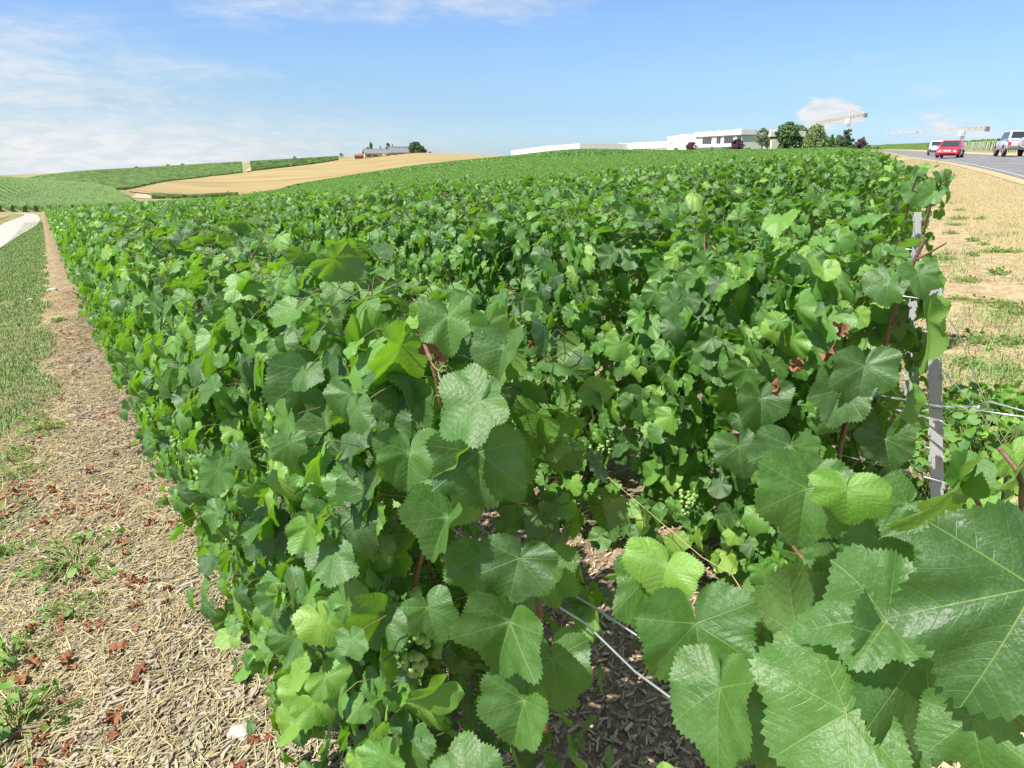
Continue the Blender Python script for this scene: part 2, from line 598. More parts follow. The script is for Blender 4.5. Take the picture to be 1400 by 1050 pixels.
# stretch along the row for straw and chips
rot = t.new('ShaderNodeVectorRotate', rotation_type='Z_AXIS')
t.l.new(P, rot.inputs['Vector'])
rot.inputs['Angle'].default_value = 0.5
st = t.scale(rot.outputs[0], (1, 0.35, 1))
chipc = t.voro(st, 75, 'F1', 'Color')
chipd = t.voro(st, 75, 'F1', 'Distance')
sepc = t.new('ShaderNodeSeparateColor')
t.l.new(chipc, sepc.inputs[0])
mulch = t.ramp(sepc.outputs[0], [(0.0, (0.13, 0.092, 0.06)), (0.4, (0.25, 0.185, 0.12)), (0.75, (0.34, 0.265, 0.18)), (1.0, (0.42, 0.345, 0.25))])
mulch = t.mix(t.step(fine, 0.35, 0.6), (0.17, 0.125, 0.09), mulch)
straws = t.noise(t.scale(rot.outputs[0], (8, 0.9, 1)), 22, 3, 0.6, 0.4)
strawc = t.ramp(straws, [(0.3, (0.23, 0.155, 0.08)), (0.5, (0.40, 0.30, 0.16)), (0.7, (0.52, 0.42, 0.25))])
path = t.mix(t.step(t.m('ADD', mid, t.m('MULTIPLY', d_, -0.4)), 0.42, 0.62), mulch, strawc)
grassc = t.mix(t.step(fine, 0.3, 0.7), (0.10, 0.13, 0.035), (0.20, 0.24, 0.07))
grassc = t.mix(t.step(big, 0.36, 0.5), t.mix(fine, (0.30, 0.25, 0.11), (0.42, 0.35, 0.18)), grassc)
c = t.mix(t.step(t.m('ADD', d_, t.m('MULTIPLY', t.m('SUBTRACT', mid, 0.5), 0.5)), -0.08, -0.32), path, grassc)
head = t.mix(t.step(mid, 0.4, 0.62), t.mix(fine, (0.34, 0.26, 0.15), (0.52, 0.42, 0.26)), (0.30, 0.22, 0.13))
gold = t.mix(t.step(fine, 0.3, 0.7), (0.35, 0.28, 0.14), (0.41, 0.34, 0.18))
verge = t.mix(t.step(t.m('ADD', lat, t.m('MULTIPLY', t.m('SUBTRACT', big, 0.5), 1.4)), 1.5, 2.2), head, gold)
c = t.mix(t.step(t.m('ADD', lat, t.m('MULTIPLY', t.m('SUBTRACT', mid, 0.5), 0.5)), 0.30, 0.55), c, verge)
c = t.mix(t.step(t.vm('LENGTH', P), 105, 125), c, t.mix(big, (0.20, 0.19, 0.085), (0.34, 0.29, 0.15)))
t.put(t.p.inputs['Base Color'], c)
t.p.inputs['Roughness'].default_value = 0.95
t.p.inputs['Specular IOR Level'].default_value = 0.15
t.put(t.p.inputs['Normal'], t.bump(t.m('ADD', t.m('MULTIPLY', chipd, -0.5), t.m('MULTIPLY', t.m('MULTIPLY', fine, t.step(lat, 1.2, 0.4, 0.12, 1.0)), 0.8)), 0.7, 0.012))
o = link('ground', np_mesh('ground', np.stack([X.ravel(), Y_.ravel(), Z.ravel()], 1), [F], gm))
tag(o, kind='structure')


def drape(name, left, right, nu, nv, off, m_, smooth=True):
    """sheet draped on the ground between two polylines (lists of (x, y))"""
    def res(pl, n):
        pl = np.array(pl, float)
        s = np.concatenate([[0], np.cumsum(np.hypot(*np.diff(pl, axis=0).T))])
        q = np.linspace(0, s[-1], n)
        return np.stack([np.interp(q, s, pl[:, 0]), np.interp(q, s, pl[:, 1])], 1)
    L, Rr = res(left, nu), res(right, nu)
    w = np.linspace(0, 1, nv)[None, :, None]
    XY = L[:, None] * (1 - w) + Rr[:, None] * w
    z = ground(XY[..., 0], XY[..., 1]) + off
    V = np.concatenate([XY, z[..., None]], -1).reshape(-1, 3)
    i = np.arange(nu * nv).reshape(nu, nv)
    f = np.stack([i[:-1, :-1], i[1:, :-1], i[1:, 1:], i[:-1, 1:]], -1).reshape(-1, 4)
    a, b, c_ = V[f[0, 0]], V[f[0, 1]], V[f[0, 2]]
    if np.cross(b - a, c_ - b)[2] < 0:
        f = f[:, ::-1]
    o = link(name, np_mesh(name, V, [f], m_))
    return tag(o, kind='structure')


def along(lat_, ts):
    return [tuple(lat_ * N2 + q * U2) for q in ts]


def road_line(off):
    """the asphalt road bends gently left in the distance"""
    pts = []
    for q in np.concatenate([np.linspace(-40, 60, 30), np.linspace(64, 420, 70)]):
        b = max(0.0, q - 150) ** 2 * 0.00030
        pts.append(tuple((off - b) * N2 + q * U2))
    return pts


asph, t = mat('asphalt')
geo = t.new('ShaderNodeNewGeometry')
P = geo.outputs['Position']
n1_ = t.noise(P, 1.2, 4)
latn = t.vm('DOT_PRODUCT', P, (N2[0], N2[1], 0))
n2_ = t.noise(t.scale(P, (1, 1, 1)), 60, 2)
wear = t.noise(t.scale(P, (0.4, 0.1, 0.1)), 3.0, 3)
c = t.mix(n2_, (0.115, 0.113, 0.118), (0.20, 0.195, 0.195))
c = t.mix(t.step(wear, 0.35, 0.7), c, (0.21, 0.20, 0.205))
t.put(t.p.inputs['Base Color'], c)
t.p.inputs['Roughness'].default_value = 0.85
drape('road', road_line(5.2), road_line(11.4), 180, 6, 0.03, asph)
paint = flat('road_paint', (0.45, 0.45, 0.43), 0.7, var=0.15, vscale=6)
drape('road_edge_line', road_line(5.42), road_line(5.50), 180, 2, 0.036, paint)
# dashed centre line
mbv, mbf = [], []
for q in np.arange(-10, 180, 13.0):
    s0 = len(mbv)
    for tt in (q, q + 3.0):
        b = max(0.0, tt - 150) ** 2 * 0.0003
        for o_ in (8.24, 8.36):
            p = (o_ - b) * N2 + tt * U2
            mbv.append((p[0], p[1], gz(*p) + 0.037))
    mbf.append((s0, s0 + 1, s0 + 3, s0 + 2))
tag(link('road_centre_line', np_mesh('road_centre_line', mbv, [np.array(mbf)], paint)), kind='structure')
shoulder = flat('chalky_shoulder', (0.40, 0.33, 0.19), 0.95, var=0.2, vscale=1.5)
drape('road_shoulder', road_line(4.7), road_line(5.2), 180, 3, 0.02, shoulder)
drape('road_shoulder', road_line(11.4), road_line(13.5), 180, 3, 0.02, flat('dry_verge', (0.50, 0.40, 0.20), 0.95, var=0.25, vscale=2))

# white chalk track on the left, beyond the grass strip, curving at the end of the vines
track_m, t = mat('chalk_track')
geo = t.new('ShaderNodeNewGeometry')
P = geo.outputs['Position']
a_ = t.noise(P, 3, 5, 0.65)
b_ = t.noise(P, 40, 3)
t.put(t.p.inputs['Base Color'], t.mix(t.step(a_, 0.3, 0.75), (0.33, 0.30, 0.25), t.mix(b_, (0.42, 0.40, 0.36), (0.53, 0.51, 0.47))))
t.p.inputs['Roughness'].default_value = 0.95


def ds(pts):
    return [tuple(d * NR + q * U1) for d, q in pts]


drape('track', ds([(-4.2, -20), (-4.0, 40), (-3.8, 70), (-3.4, 91), (-2.5, 102), (-1.9, 111), (-2.1, 117), (-3.6, 121)]),
      ds([(-2.0, -20), (-1.9, 20), (-1.81, 39), (-1.4, 60), (-.6, 82), (-.25, 98), (-.5, 112), (-1.1, 120), (-2.6, 126)]), 120, 7, 0.035, track_m)


def poly_px(pts):
    return [ground_px(*p) for p in pts]


# harvested field left of the track, and the wheat hill beyond the vines
wheat, t = mat('wheat_stubble')
geo = t.new('ShaderNodeNewGeometry')
P = geo.outputs['Position']
rw = t.new('ShaderNodeVectorRotate', rotation_type='Z_AXIS')
t.l.new(P, rw.inputs['Vector'])
rw.inputs['Angle'].default_value = 0.55
l1 = t.noise(t.scale(rw.outputs[0], (0.008, 0.05, 0.02)), 1.0, 4, 0.6, 0.9)
l2 = t.noise(t.scale(rw.outputs[0], (0.05, 0.7, 0.05)), 1.0, 3, 0.6)
c = t.ramp(t.m('ADD', t.m('MULTIPLY', l1, 0.7), t.m('MULTIPLY', l2, 0.3)), [(0.32, (0.23, 0.17, 0.078)), (0.5, (0.32, 0.245, 0.118)), (0.68, (0.39, 0.305, 0.155))])
t.put(t.p.inputs['Base Color'], c)
t.p.inputs['Roughness'].default_value = 0.95
t.p.inputs['Specular IOR Level'].default_value = 0.1
wf_l = ds([(-6.5, 20), (-6.2, 60), (-5.4, 85), (-4.2, 100), (-3.4, 110), (-5, 118)])
wf_r = [tuple(-60 * NR + s * U1) for s in np.linspace(0, 118, 20)]
drape('harvested_field', wf_r, wf_l, 40, 30, 0.05, wheat)


def band(name, lower, upper, off, m_, nu=120, nv=40):
    """lower / upper: lists of (px, Y) - the near and far border of a field, as direction and distance"""
    def xy(l):
        o_ = []
        for px, Y in l:
            a = ray(px, 235)[0]
            o_.append((a * Y, Y))
        return o_
    return drape(name, xy(lower), xy(upper), nu, nv, off, m_)


band('wheat_field', [(172, 300), (230, 285), (290, 262), (400, 268), (500, 270), (600, 275), (690, 300), (720, 310)],
     [(172, 312), (230, 420), (290, 478), (350, 505), (430, 555), (470, 600), (580, 690), (690, 690), (730, 690)], 0.35, wheat, 160, 90)
bare = flat('bare_track', (0.42, 0.35, 0.22), 0.95, var=0.2, vscale=0.5)
band('farm_track', [(173, 215), (176, 250), (182, 292)], [(211, 215), (204, 250), (196, 292)], 0.12, bare, 30, 6)
band('farm_track', [(336, 512), (345, 600), (352, 690)], [(343, 512), (352, 600), (357, 690)], 0.6, bare, 20, 4)

# ------------------------------------------------------------------ leaves
KEY = np.array([(0, 1.0), (12, .93), (26, .83), (38, .86), (50, .94), (62, .85), (77, .75), (92, .74), (105, .79), (120, .73), (140, .63), (160, .50), (172, .33), (180, .10)])


def outline(N, lobe=1.0, teeth=0.035):
    th = -math.pi + 2 * math.pi * (np.arange(N) + 0.5) / N
    r = np.interp(np.abs(np.degrees(th)), KEY[:, 0], KEY[:, 1])
    r = 1 - (1 - r) * lobe
    al = np.where(np.arange(N) % 2 == 0, 1, -1) * (0.45 + 0.75 * np.sin(np.arange(N) * 1.9 + 0.5) ** 2)
    r = r * (1 + teeth * al * (np.abs(th) < 2.8))
    return th, r


KEY2 = np.array([(0, .93), (30, .90), (50, .92), (75, .84), (100, .84), (120, .80), (140, .70), (160, .55), (172, .36), (180, .12)])


def rounder(th):
    a = np.abs(np.degrees(th))
    return np.interp(a, KEY2[:, 0], KEY2[:, 1]) / np.interp(a, KEY[:, 0], KEY[:, 1])


def leaf_template(N, rings, teeth):
    th, r = outline(N, 1.0, teeth)
    rho = np.array(rings)
    x = (rho[:, None] * (r * np.sin(th))[None]).ravel()
    y = (rho[:, None] * (r * np.cos(th))[None]).ravel()
    V = np.concatenate([[[0, 0]], np.stack([x, y], 1)])
    k = np.arange(N)
    k2 = (k + 1) % N
    tris = np.stack([np.zeros(N, int), 1 + k2, 1 + k], 1)
    keep = np.ones(N, bool)
    keep[-1] = False             # open petiolar sinus
    quads = []
    for q in range(len(rings) - 1):
        b0, b1 = 1 + q * N, 1 + (q + 1) * N
        quads.append(np.stack([b0 + k, b0 + k2, b1 + k2, b1 + k], 1)[keep])
    quads = np.concatenate(quads) if quads else np.zeros((0, 4), int)
    rho_v = np.concatenate([[0], np.repeat(rho, N)])
    th_v = np.concatenate([[0], np.tile(th, len(rings))])
    return V, tris[keep], quads, rho_v, th_v


TPL = {0: leaf_template(76, (0.3, 0.55, 0.8, 1.0), 0.042), 1: leaf_template(36, (0.5, 1.0), 0.075),
       2: leaf_template(14, (1.0,), 0.0), 'h': leaf_template(132, (0.2, 0.4, 0.6, 0.8, 0.93, 1.0), 0.036)}
TPL3 = (np.array([(0, 0.95), (-0.75, 0.35), (-0.55, -0.4), (0, -0.15), (0.55, -0.4), (0.75, 0.35)]),
        np.array([(0, 1, 2, 3), (0, 3, 4, 5)]))


def unit(v):
    return v / np.maximum(np.linalg.norm(v, axis=-1, keepdims=True), 1e-9)


def leaves(B, T, N, S, tint, lod, rg, fold=None, droop=None, ripple=None, wid=None):
    """returns V, tris, quads, uv, tint for n leaves: base B, tip direction T, normal N, size S"""
    n = len(B)
    T = unit(T)
    N = unit(N - T * (N * T).sum(-1, keepdims=True))
    Xa = np.cross(T, N)
    if lod == 3:
        xy, quads = TPL3
        tris = np.zeros((0, 3), int)
        rho = np.ones(6)
        th = np.zeros(6)
    else:
        xy, tris, quads, rho, th = TPL[lod]
    m_ = len(xy)
    fold = rg.uniform(-0.3, 0.7, n) if fold is None else fold
    droop = rg.uniform(-0.15, 0.9, n) if droop is None else droop
    ripple = rg.uniform(0.02, 0.075, n) if ripple is None else ripple
    wid = rg.uniform(0.86, 1.14, n) if wid is None else wid
    ph = rg.uniform(0, 6.28, n)
    kf = rg.choice([4, 5, 6, 7], n)
    sk = rg.normal(0, 0.10, n)
    x = xy[None, :, 0] * wid[:, None]
    y = xy[None, :, 1] + x * sk[:, None]
    fold2 = fold * rg.uniform(0.25, 1.5, n)
    z = np.where(x > 0, fold[:, None], fold2[:, None]) * np.abs(x) - droop[:, None] * np.maximum(y, 0) ** 2 - 0.35 * droop[:, None] * x ** 2
    if lod != 3:
        z = z + 0.030 * (rho ** 3)[None] * np.sin(rg.uniform(8, 13, (n, 1)) * th[None] + ph[:, None] * 2)
        z = z + ripple[:, None] * (rho ** 2)[None] * np.sin(kf[:, None] * th[None] + ph[:, None])
        bw = rg.uniform(-0.45, 0.2, (n, 1)) if lod == 'h' else rg.uniform(-0.65, 0.35, (n, 1))
        p2, p3 = rg.uniform(0, 6.28, (n, 1)), rg.uniform(0, 6.28, (n, 1))
        lob = bw * (rounder(th)[None] - 1) + rg.uniform(0, .13, (n, 1)) * np.sin(th[None] + p2) + rg.uniform(0, .06, (n, 1)) * (np.sin(3 * th[None] + p3) + np.sin(6 * th[None] + p2))
        x = x * (1 + lob)
        y = y * (1 + lob)
    P_ = B[:, None] + S[:, None, None] * (x[..., None] * Xa[:, None] + y[..., None] * T[:, None] + z[..., None] * N[:, None])
    o_ = (np.arange(n) * m_)[:, None, None]
    return (P_.reshape(-1, 3), (tris[None] + o_).reshape(-1, 3), (quads[None] + o_).reshape(-1, 4),
            np.tile(xy, (n, 1)), np.repeat(tint, m_))


def stalks(A, Bp, rad, rg):
    """thin three-sided stalks from A to Bp with a bend"""
    n = len(A)
    d = unit(Bp - A)
    u = unit(np.cross(d, rg.normal(0, 1, (n, 3))))
    w = np.cross(d, u)
    M_ = (A + Bp) / 2 + rg.normal(0, 0.008, (n, 3)) + np.array([0, 0, 0.01])
    V, ang = [], [0, 2.094, 4.189]
    for C in (A, M_, Bp):
        for a in ang:
            V.append(C + rad[:, None] * (u * math.cos(a) + w * math.sin(a)))
    V = np.stack(V, 1)
    q = np.array([(0, 1, 4, 3), (1, 2, 5, 4), (2, 0, 3, 5), (3, 4, 7, 6), (4, 5, 8, 7), (5, 3, 6, 8)])
    return V.reshape(-1, 3), (q[None] + (np.arange(n) * 9)[:, None, None]).reshape(-1, 4)


def hedge_leaves(rg, n, L, hmin=0.12, hmax=1.27, hw=0.20, smin=0.030, smax=0.066, fr=(0.42, 0.34, 0.17), low=0.62):
    """leaf bases, tips, normals, sizes over one vine's stretch of trellis (x along the row, y to the path side)"""
    f = rg.random(n)
    x = rg.uniform(-L / 2, L / 2, n)
    z = hmin + (hmax - hmin) * rg.beta(1.25, 1.05, n)
    zz = (z - hmin) / (hmax - hmin)
    h = hw * (low + (1.37 - low) * zz - 0.42 * zz ** 2)
    lump = 0.035 * np.sin(x * 7 + rg.uniform(0, 6)) + 0.03 * np.sin(z * 9 + x * 3)
    sgn = np.where(f < fr[0], 1.0, np.where(f < fr[0] + fr[1], -1.0, 0.0))
    y = sgn * (h + lump + rg.normal(-0.012, 0.055, n))
    N = np.stack([rg.normal(0, 0.62, n) - 0.1, sgn * 0.9 + 0.25 + rg.normal(0, 0.36, n), rg.normal(0.65, 0.50, n)], 1)
    T = np.stack([rg.normal(0, 0.55, n), sgn * 0.25 + rg.normal(0, 0.3, n), np.full(n, -1.0) + rg.normal(0, 0.25, n)], 1)
    top = (f >= fr[0] + fr[1]) & (f < sum(fr))
    nt = top.sum()
    z[top] = hmax + rg.normal(-0.01, 0.045, nt) + rg.exponential(0.025, nt)
    y[top] = rg.uniform(-hw, hw, nt)
    N[top] = np.stack([rg.normal(0, 0.5, nt), rg.normal(0.15, 0.5, nt), np.full(nt, 1.0)], 1)
    an = rg.uniform(0, 6.283, nt)
    T[top] = np.stack([np.cos(an), np.sin(an), rg.normal(-0.45, 0.3, nt)], 1)
    inn = f >= sum(fr)
    ni = inn.sum()
    y[inn] = rg.uniform(-hw * .7, hw * .7, ni)
    N[inn] = rg.normal(0, 1, (ni, 3)) + np.array([0, 0, 0.5])
    T[inn] = rg.normal(0, 1, (ni, 3)) + np.array([0, 0, -0.6])
    S = (smin + (smax - smin) * rg.beta(1.3, 1.5, n)) * np.where(rg.random(n) < 0.18, 0.6, 1.0)
    S = S * np.where(z > hmax - 0.03, 0.8, 1.0)
    tint = np.clip(rg.normal(0.36, 0.21, n), 0, 1)
    yg = rg.random(n) < 0.10
    tint[yg] = rg.uniform(0.75, 1.0, yg.sum())
    return np.stack([x, y, z], 1), T, N, S, tint


def foliage_mesh(name, rg, parts, lod, petiole=True):
    B, T, N, S, tint = parts
    V, tr, qd, uv, tn = leaves(B, T, N, S, tint, lod, rg)
    faces, mi = [tr, qd], [0, 0]
    if petiole:
        inner = B + np.stack([rg.normal(0, 0.02, len(B)), -0.45 * B[:, 1] + rg.normal(0, .01, len(B)), rg.uniform(0.0, 0.05, len(B))], 1)
        dv = inner - B
        ln = np.linalg.norm(dv, axis=1, keepdims=True)
        inner = B + dv / np.maximum(ln, 1e-6) * np.clip(ln, 0.03, 0.06)
        sv_, sq = stalks(B, inner, np.full(len(B), 0.0012), rg)
        faces.append(sq + len(V))
        mi.append(1)
        V = np.concatenate([V, sv_])
        uv = np.concatenate([uv, np.zeros((len(sv_), 2))])
        tn = np.concatenate([tn, np.full(len(sv_), 0.5)])
    fm = [(f, i) for f, i in zip(faces, mi) if len(f)]
    return np_mesh(name, V, [f for f, _ in fm], [LEAF, PETIOLE], uv, tn, [i for _, i in fm])


def trunk_mb(rg, L):
    mb = MB()
    p = [Vector((rg.normal(0, 0.02), rg.normal(0, 0.015), -0.05))]
    for k in range(1, 6):
        p.append(Vector((p[0].x + rg.normal(0, 0.02), rg.normal(0, 0.015), 0.085 * k)))
    mb.tube(p, [0.032, 0.027, 0.022, 0.023, 0.021, 0.024], 8)
    e = p[-1]
    mb.tube([e, e + Vector((L * .18, 0.01, 0.06)), e + Vector((L * .42, -0.01, 0.05))], [0.019, 0.014, 0.009], 7)
    mb.tube([e, e + Vector((-L * .16, -0.01, 0.05)), e + Vector((-L * .36, 0.01, 0.06))], [0.018, 0.012, 0.008], 7)
    return mb


def cane_mb(rg, x0, top, mbr=None):
    mb = mbr or MB()
    p = [Vector((x0, rg.normal(0, 0.02), 0.47))]
    nseg = 7
    for k in range(1, nseg + 1):
        z = 0.47 + (top - 0.47) * k / nseg
        p.append(Vector((x0 + rg.normal(0, 0.025) + 0.03 * k * rg.normal(0, .4), rg.normal(0, 0.05), z)))
    mb.tube(p, [0.0048 - 0.0003 * k for k in range(nseg + 1)], 6)
    return mb


def grape_mesh(rg):
    ico_v, ico_f = [], []
    import bmesh
    bm = bmesh.new()
    bmesh.ops.create_icosphere(bm, subdivisions=2, radius=1)
    bv = np.array([v.co[:] for v in bm.verts])
    bf = np.array([[v.index for v in f.verts] for f in bm.faces])
    bm.free()
    V, Fc = [], []
    cnt = 0
    for k in range(46):
        zz = rg.uniform(0, 1)
        rad = 0.030 * (1 - zz) ** 0.6 + 0.006
        a = rg.uniform(0, 6.283)
        q = rad * math.sqrt(rg.uniform(0.35, 1))
        c = np.array([q * math.cos(a), q * math.sin(a), -0.10 * zz])
        V.append(bv * rg.uniform(0.0062, 0.0085) + c)
        Fc.append(bf + cnt)
        cnt += len(bv)
    return np_mesh('grape_bunch', np.concatenate(V), [np.concatenate(Fc)], GRAPE)


grapes = [grape_mesh(np.random.default_rng(50 + k)) for k in range(3)]

ROW_D0, ROW_SP, VINE_SP, LAT_END = 0.53, 1.5, 1.0, 0.28
ROW_AZ = math.atan2(U1[1], U1[0])          # local +x of a vine points along U1; local +y then points to the path side


def row_start(d):
    """distance along the row at which it meets the headland line"""
    return (LAT_END - d * float(NR @ N2)) / float(U1 @ N2)


def row_xy(d, s):
    return d * NR + s * U1


def vis(p, h=1.0, m_=60):
    x, y = p[0], p[1]
    z = gz(x, y) + h - EYE
    zc = y * math.cos(PITCH) - z * math.sin(PITCH)
    if zc < 0.15:
        return False, 0
    px = 700 + 1000 * x / zc
    return (-m_ - 400 / max(zc, 1) < px < 1400 + m_ + 400 / max(zc, 1)), zc


def row_end(k):
    return 98 + 2.0 * k


def in_block(p, k):
    return p[1] < (152 if k > 40 else 222)


# candidate vine positions
vines = []
NROWS = 86
for k in range(NROWS):
    d = ROW_D0 + ROW_SP * k
    s = row_start(d) + 0.42
    if k == 0:
        s = 1.42
    if k == 1:
        s += 0.16
    if k == 2:
        s += 0.22
    j = 0
    while s < row_end(k):
        p = row_xy(d, s)
        if in_block(p, k):
            v, zc = vis(p)
            if v:
                vines.append((zc, k, j, d, s))
        s += VINE_SP
        j += 1
vines.sort()
IND = vines[:298]
REST = vines[298:]

ORD = ['first', 'second', 'third', 'fourth', 'fifth', 'sixth', 'seventh', 'eighth', 'ninth', 'tenth', 'eleventh', 'twelfth',
       'thirteenth', 'fourteenth', 'fifteenth', 'sixteenth', 'seventeenth', 'eighteenth', 'nineteenth', 'twentieth']


def vine_label(k):
    if k == 0:
        return 'leafy green grapevine in the trellised row right beside the straw path'
    if k < len(ORD):
        return 'leafy green grapevine in the %s trellised row from the straw path' % ORD[k]
    return 'leafy green grapevine in a trellised row beyond the twentieth from the straw path'


def make_vine(rg, lod, L=1.12, n=None, ncane=3, hmax=1.27, grapes_at=(), dtint=0.0, **kw):
    """Empty > foliage, trunk, canes, grape bunches"""
    root = empty('grapevine')
    n = n or {0: 1100, 1: 1050, 2: 800}[lod]
    parts = hedge_leaves(rg, n, L, hmax=hmax, **kw)
    parts = (*parts[:4], np.clip(parts[4] - dtint, 0, 1))
    link('foliage', foliage_mesh('foliage', rg, parts, lod, lod < 2), root)
    trunk_mb(rg, L).build('trunk', BARK, root, True)
    for c in range(ncane):
        cane_mb(rg, -L * .4 + L * .8 * (c + 0.5) / ncane + rg.normal(0, .04), hmax + rg.uniform(-0.04, 0.15)).build('cane', CANE, root, True)
    for (gx, gy, gzz) in grapes_at:
        b = link('grape_bunch', grapes[rg.integers(0, 3)], root)
        b.location = (gx, gy, gzz)
        b.rotation_euler = (0, 0, rg.uniform(0, 6))
    return root


def lod2_mesh(seed):
    rg = np.random.default_rng(seed)
    parts = hedge_leaves(rg, 820, 1.12)
    return foliage_mesh('foliage', rg, parts, 2, False), trunk_mb(rg, 1.0).mesh('trunk', BARK, True)


V1P = [make_vine(np.random.default_rng(200 + k), 1, grapes_at=[(0.1, 0.16, 0.52), (-0.3, 0.17, 0.48), (0.35, -0.16, 0.5)]) for k in range(5)]
V2M = [lod2_mesh(300 + k) for k in range(7)]
used1 = set()
rg = np.random.default_rng(11)
ROW_SLOPE = -math.atan(0.0568)
for i, (zc, k, j, d, s) in enumerate(IND):
    p = row_xy(d, s)
    flip = rg.random() < 0.5 and k > 1
    if zc < 4.6 and k < 2 or zc < 2.9:
        r0 = np.random.default_rng(1000 + i)
        kw = {}
        if k == 0 and j == 0:
            kw = dict(dtint=0.14, L=0.98, n=1350, hmax=1.24, hw=0.19, smax=0.070)
        elif k == 1 and j == 0:
            kw = dict(dtint=0.08, L=0.80, n=1150, hmin=0.06, low=0.9, hmax=1.17, hw=0.24, smin=0.04, smax=0.076)
        else:
            kw = dict(dtint=0.07, n=1700 if k == 1 else 1300, hmin=0.05, low=1.0 if k == 1 else 0.62, hw=0.26 if k == 1 else 0.20, grapes_at=[(0.2, 0.20, 0.6), (-0.25, 0.19, 0.55)])
        o = make_vine(r0, 0, **kw)
        flip = False
    elif zc < 10:
        q = int(rg.integers(0, 5))
        if q not in used1:
            o = V1P[q]
            used1.add(q)
        else:
            o = copy_tree(V1P[q])
    else:
        o = empty('grapevine')
        fm_, tm_ = V2M[int(rg.integers(0, 7))]
        link('foliage', fm_, o)
        link('trunk', tm_, o)
    o.location = (p[0], p[1], gz(*p))
    o.rotation_euler = (0, 0, ROW_AZ + (math.pi if flip else 0) + rg.normal(0, 0.03))
    if not (zc < 4.6 and k < 2):
        o.scale = (1.0, rg.uniform(0.92, 1.08), rg.uniform(0.95, 1.06))
    lab = vine_label(k)
    if k == 0 and j == 0:
        lab = 'tall grapevine ending the path row, with curled tendril and small red withered leaf'
    elif k == 1 and j == 0:
        lab = 'grapevine beside the pale metal end post with bare brown canes sticking out'
    tag(o, lab, 'grapevine', 'grapevines in the trellised rows')
    if k == 0 and j == 0:
        VINE_A = o
    if k == 1 and j == 0:
        VINE_B = o
for q in range(5):
    if q not in used1:
        bpy.data.objects.remove(V1P[q])

# the rest of the vineyard: too many to count
Bs, Ts, Ns, Ss, Tn = [], [], [], [], []
rg = np.random.default_rng(21)
RB = np.array([(ROW_AZ)])
ca, sa = math.cos(ROW_AZ), math.sin(ROW_AZ)
for (zc, k, j, d, s) in REST:
    if zc < 45:
        n, sc, kw = 340, 0.95, dict(hmin=0.45)
    elif zc < 80:
        n, sc, kw = 110, 1.2, dict(hmin=0.7)
    else:
        n, sc, kw = 40, 1.75, dict(hmin=0.85)
    B, T, N, S, ti = hedge_leaves(rg, n, 1.12, fr=(0.33, 0.22, 0.40), hmax=1.25 + rg.normal(0, 0.03), **kw)
    p = row_xy(d, s)
    z = gz(*p)
    def rt(v, off=(0, 0, 0)):
        return np.stack([v[:, 0] * ca - v[:, 1] * sa + off[0], v[:, 0] * sa + v[:, 1] * ca + off[1], v[:, 2] + off[2]], 1)
    Bs.append(rt(B, (p[0], p[1], z)))
    Ts.append(rt(T))
    Ns.append(rt(N))
    Ss.append(S * sc)
    Tn.append(np.clip(ti + 0.14, 0, 1))
V, tr, qd, uv, tn = leaves(np.concatenate(Bs), np.concatenate(Ts), np.concatenate(Ns), np.concatenate(Ss), np.concatenate(Tn), 3, rg)
o = link('vineyard', np_mesh('vineyard', V, [qd], [LEAF], uv, tn, smooth=False))
tag(o, 'wide green vineyard of leafy rows stretching beyond the near vines', 'vineyard', kind='stuff')

# hedge-like far rows
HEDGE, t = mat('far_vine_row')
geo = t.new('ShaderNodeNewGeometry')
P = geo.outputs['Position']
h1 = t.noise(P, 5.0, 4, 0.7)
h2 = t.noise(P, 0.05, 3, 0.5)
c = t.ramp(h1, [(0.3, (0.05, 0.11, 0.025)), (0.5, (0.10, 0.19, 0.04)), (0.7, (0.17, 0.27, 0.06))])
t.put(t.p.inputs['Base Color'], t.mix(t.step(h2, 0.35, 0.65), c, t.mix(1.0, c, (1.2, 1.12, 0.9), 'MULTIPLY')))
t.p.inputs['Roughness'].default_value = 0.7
t.put(t.p.inputs['Normal'], t.bump(h1, 1.0, 0.25))


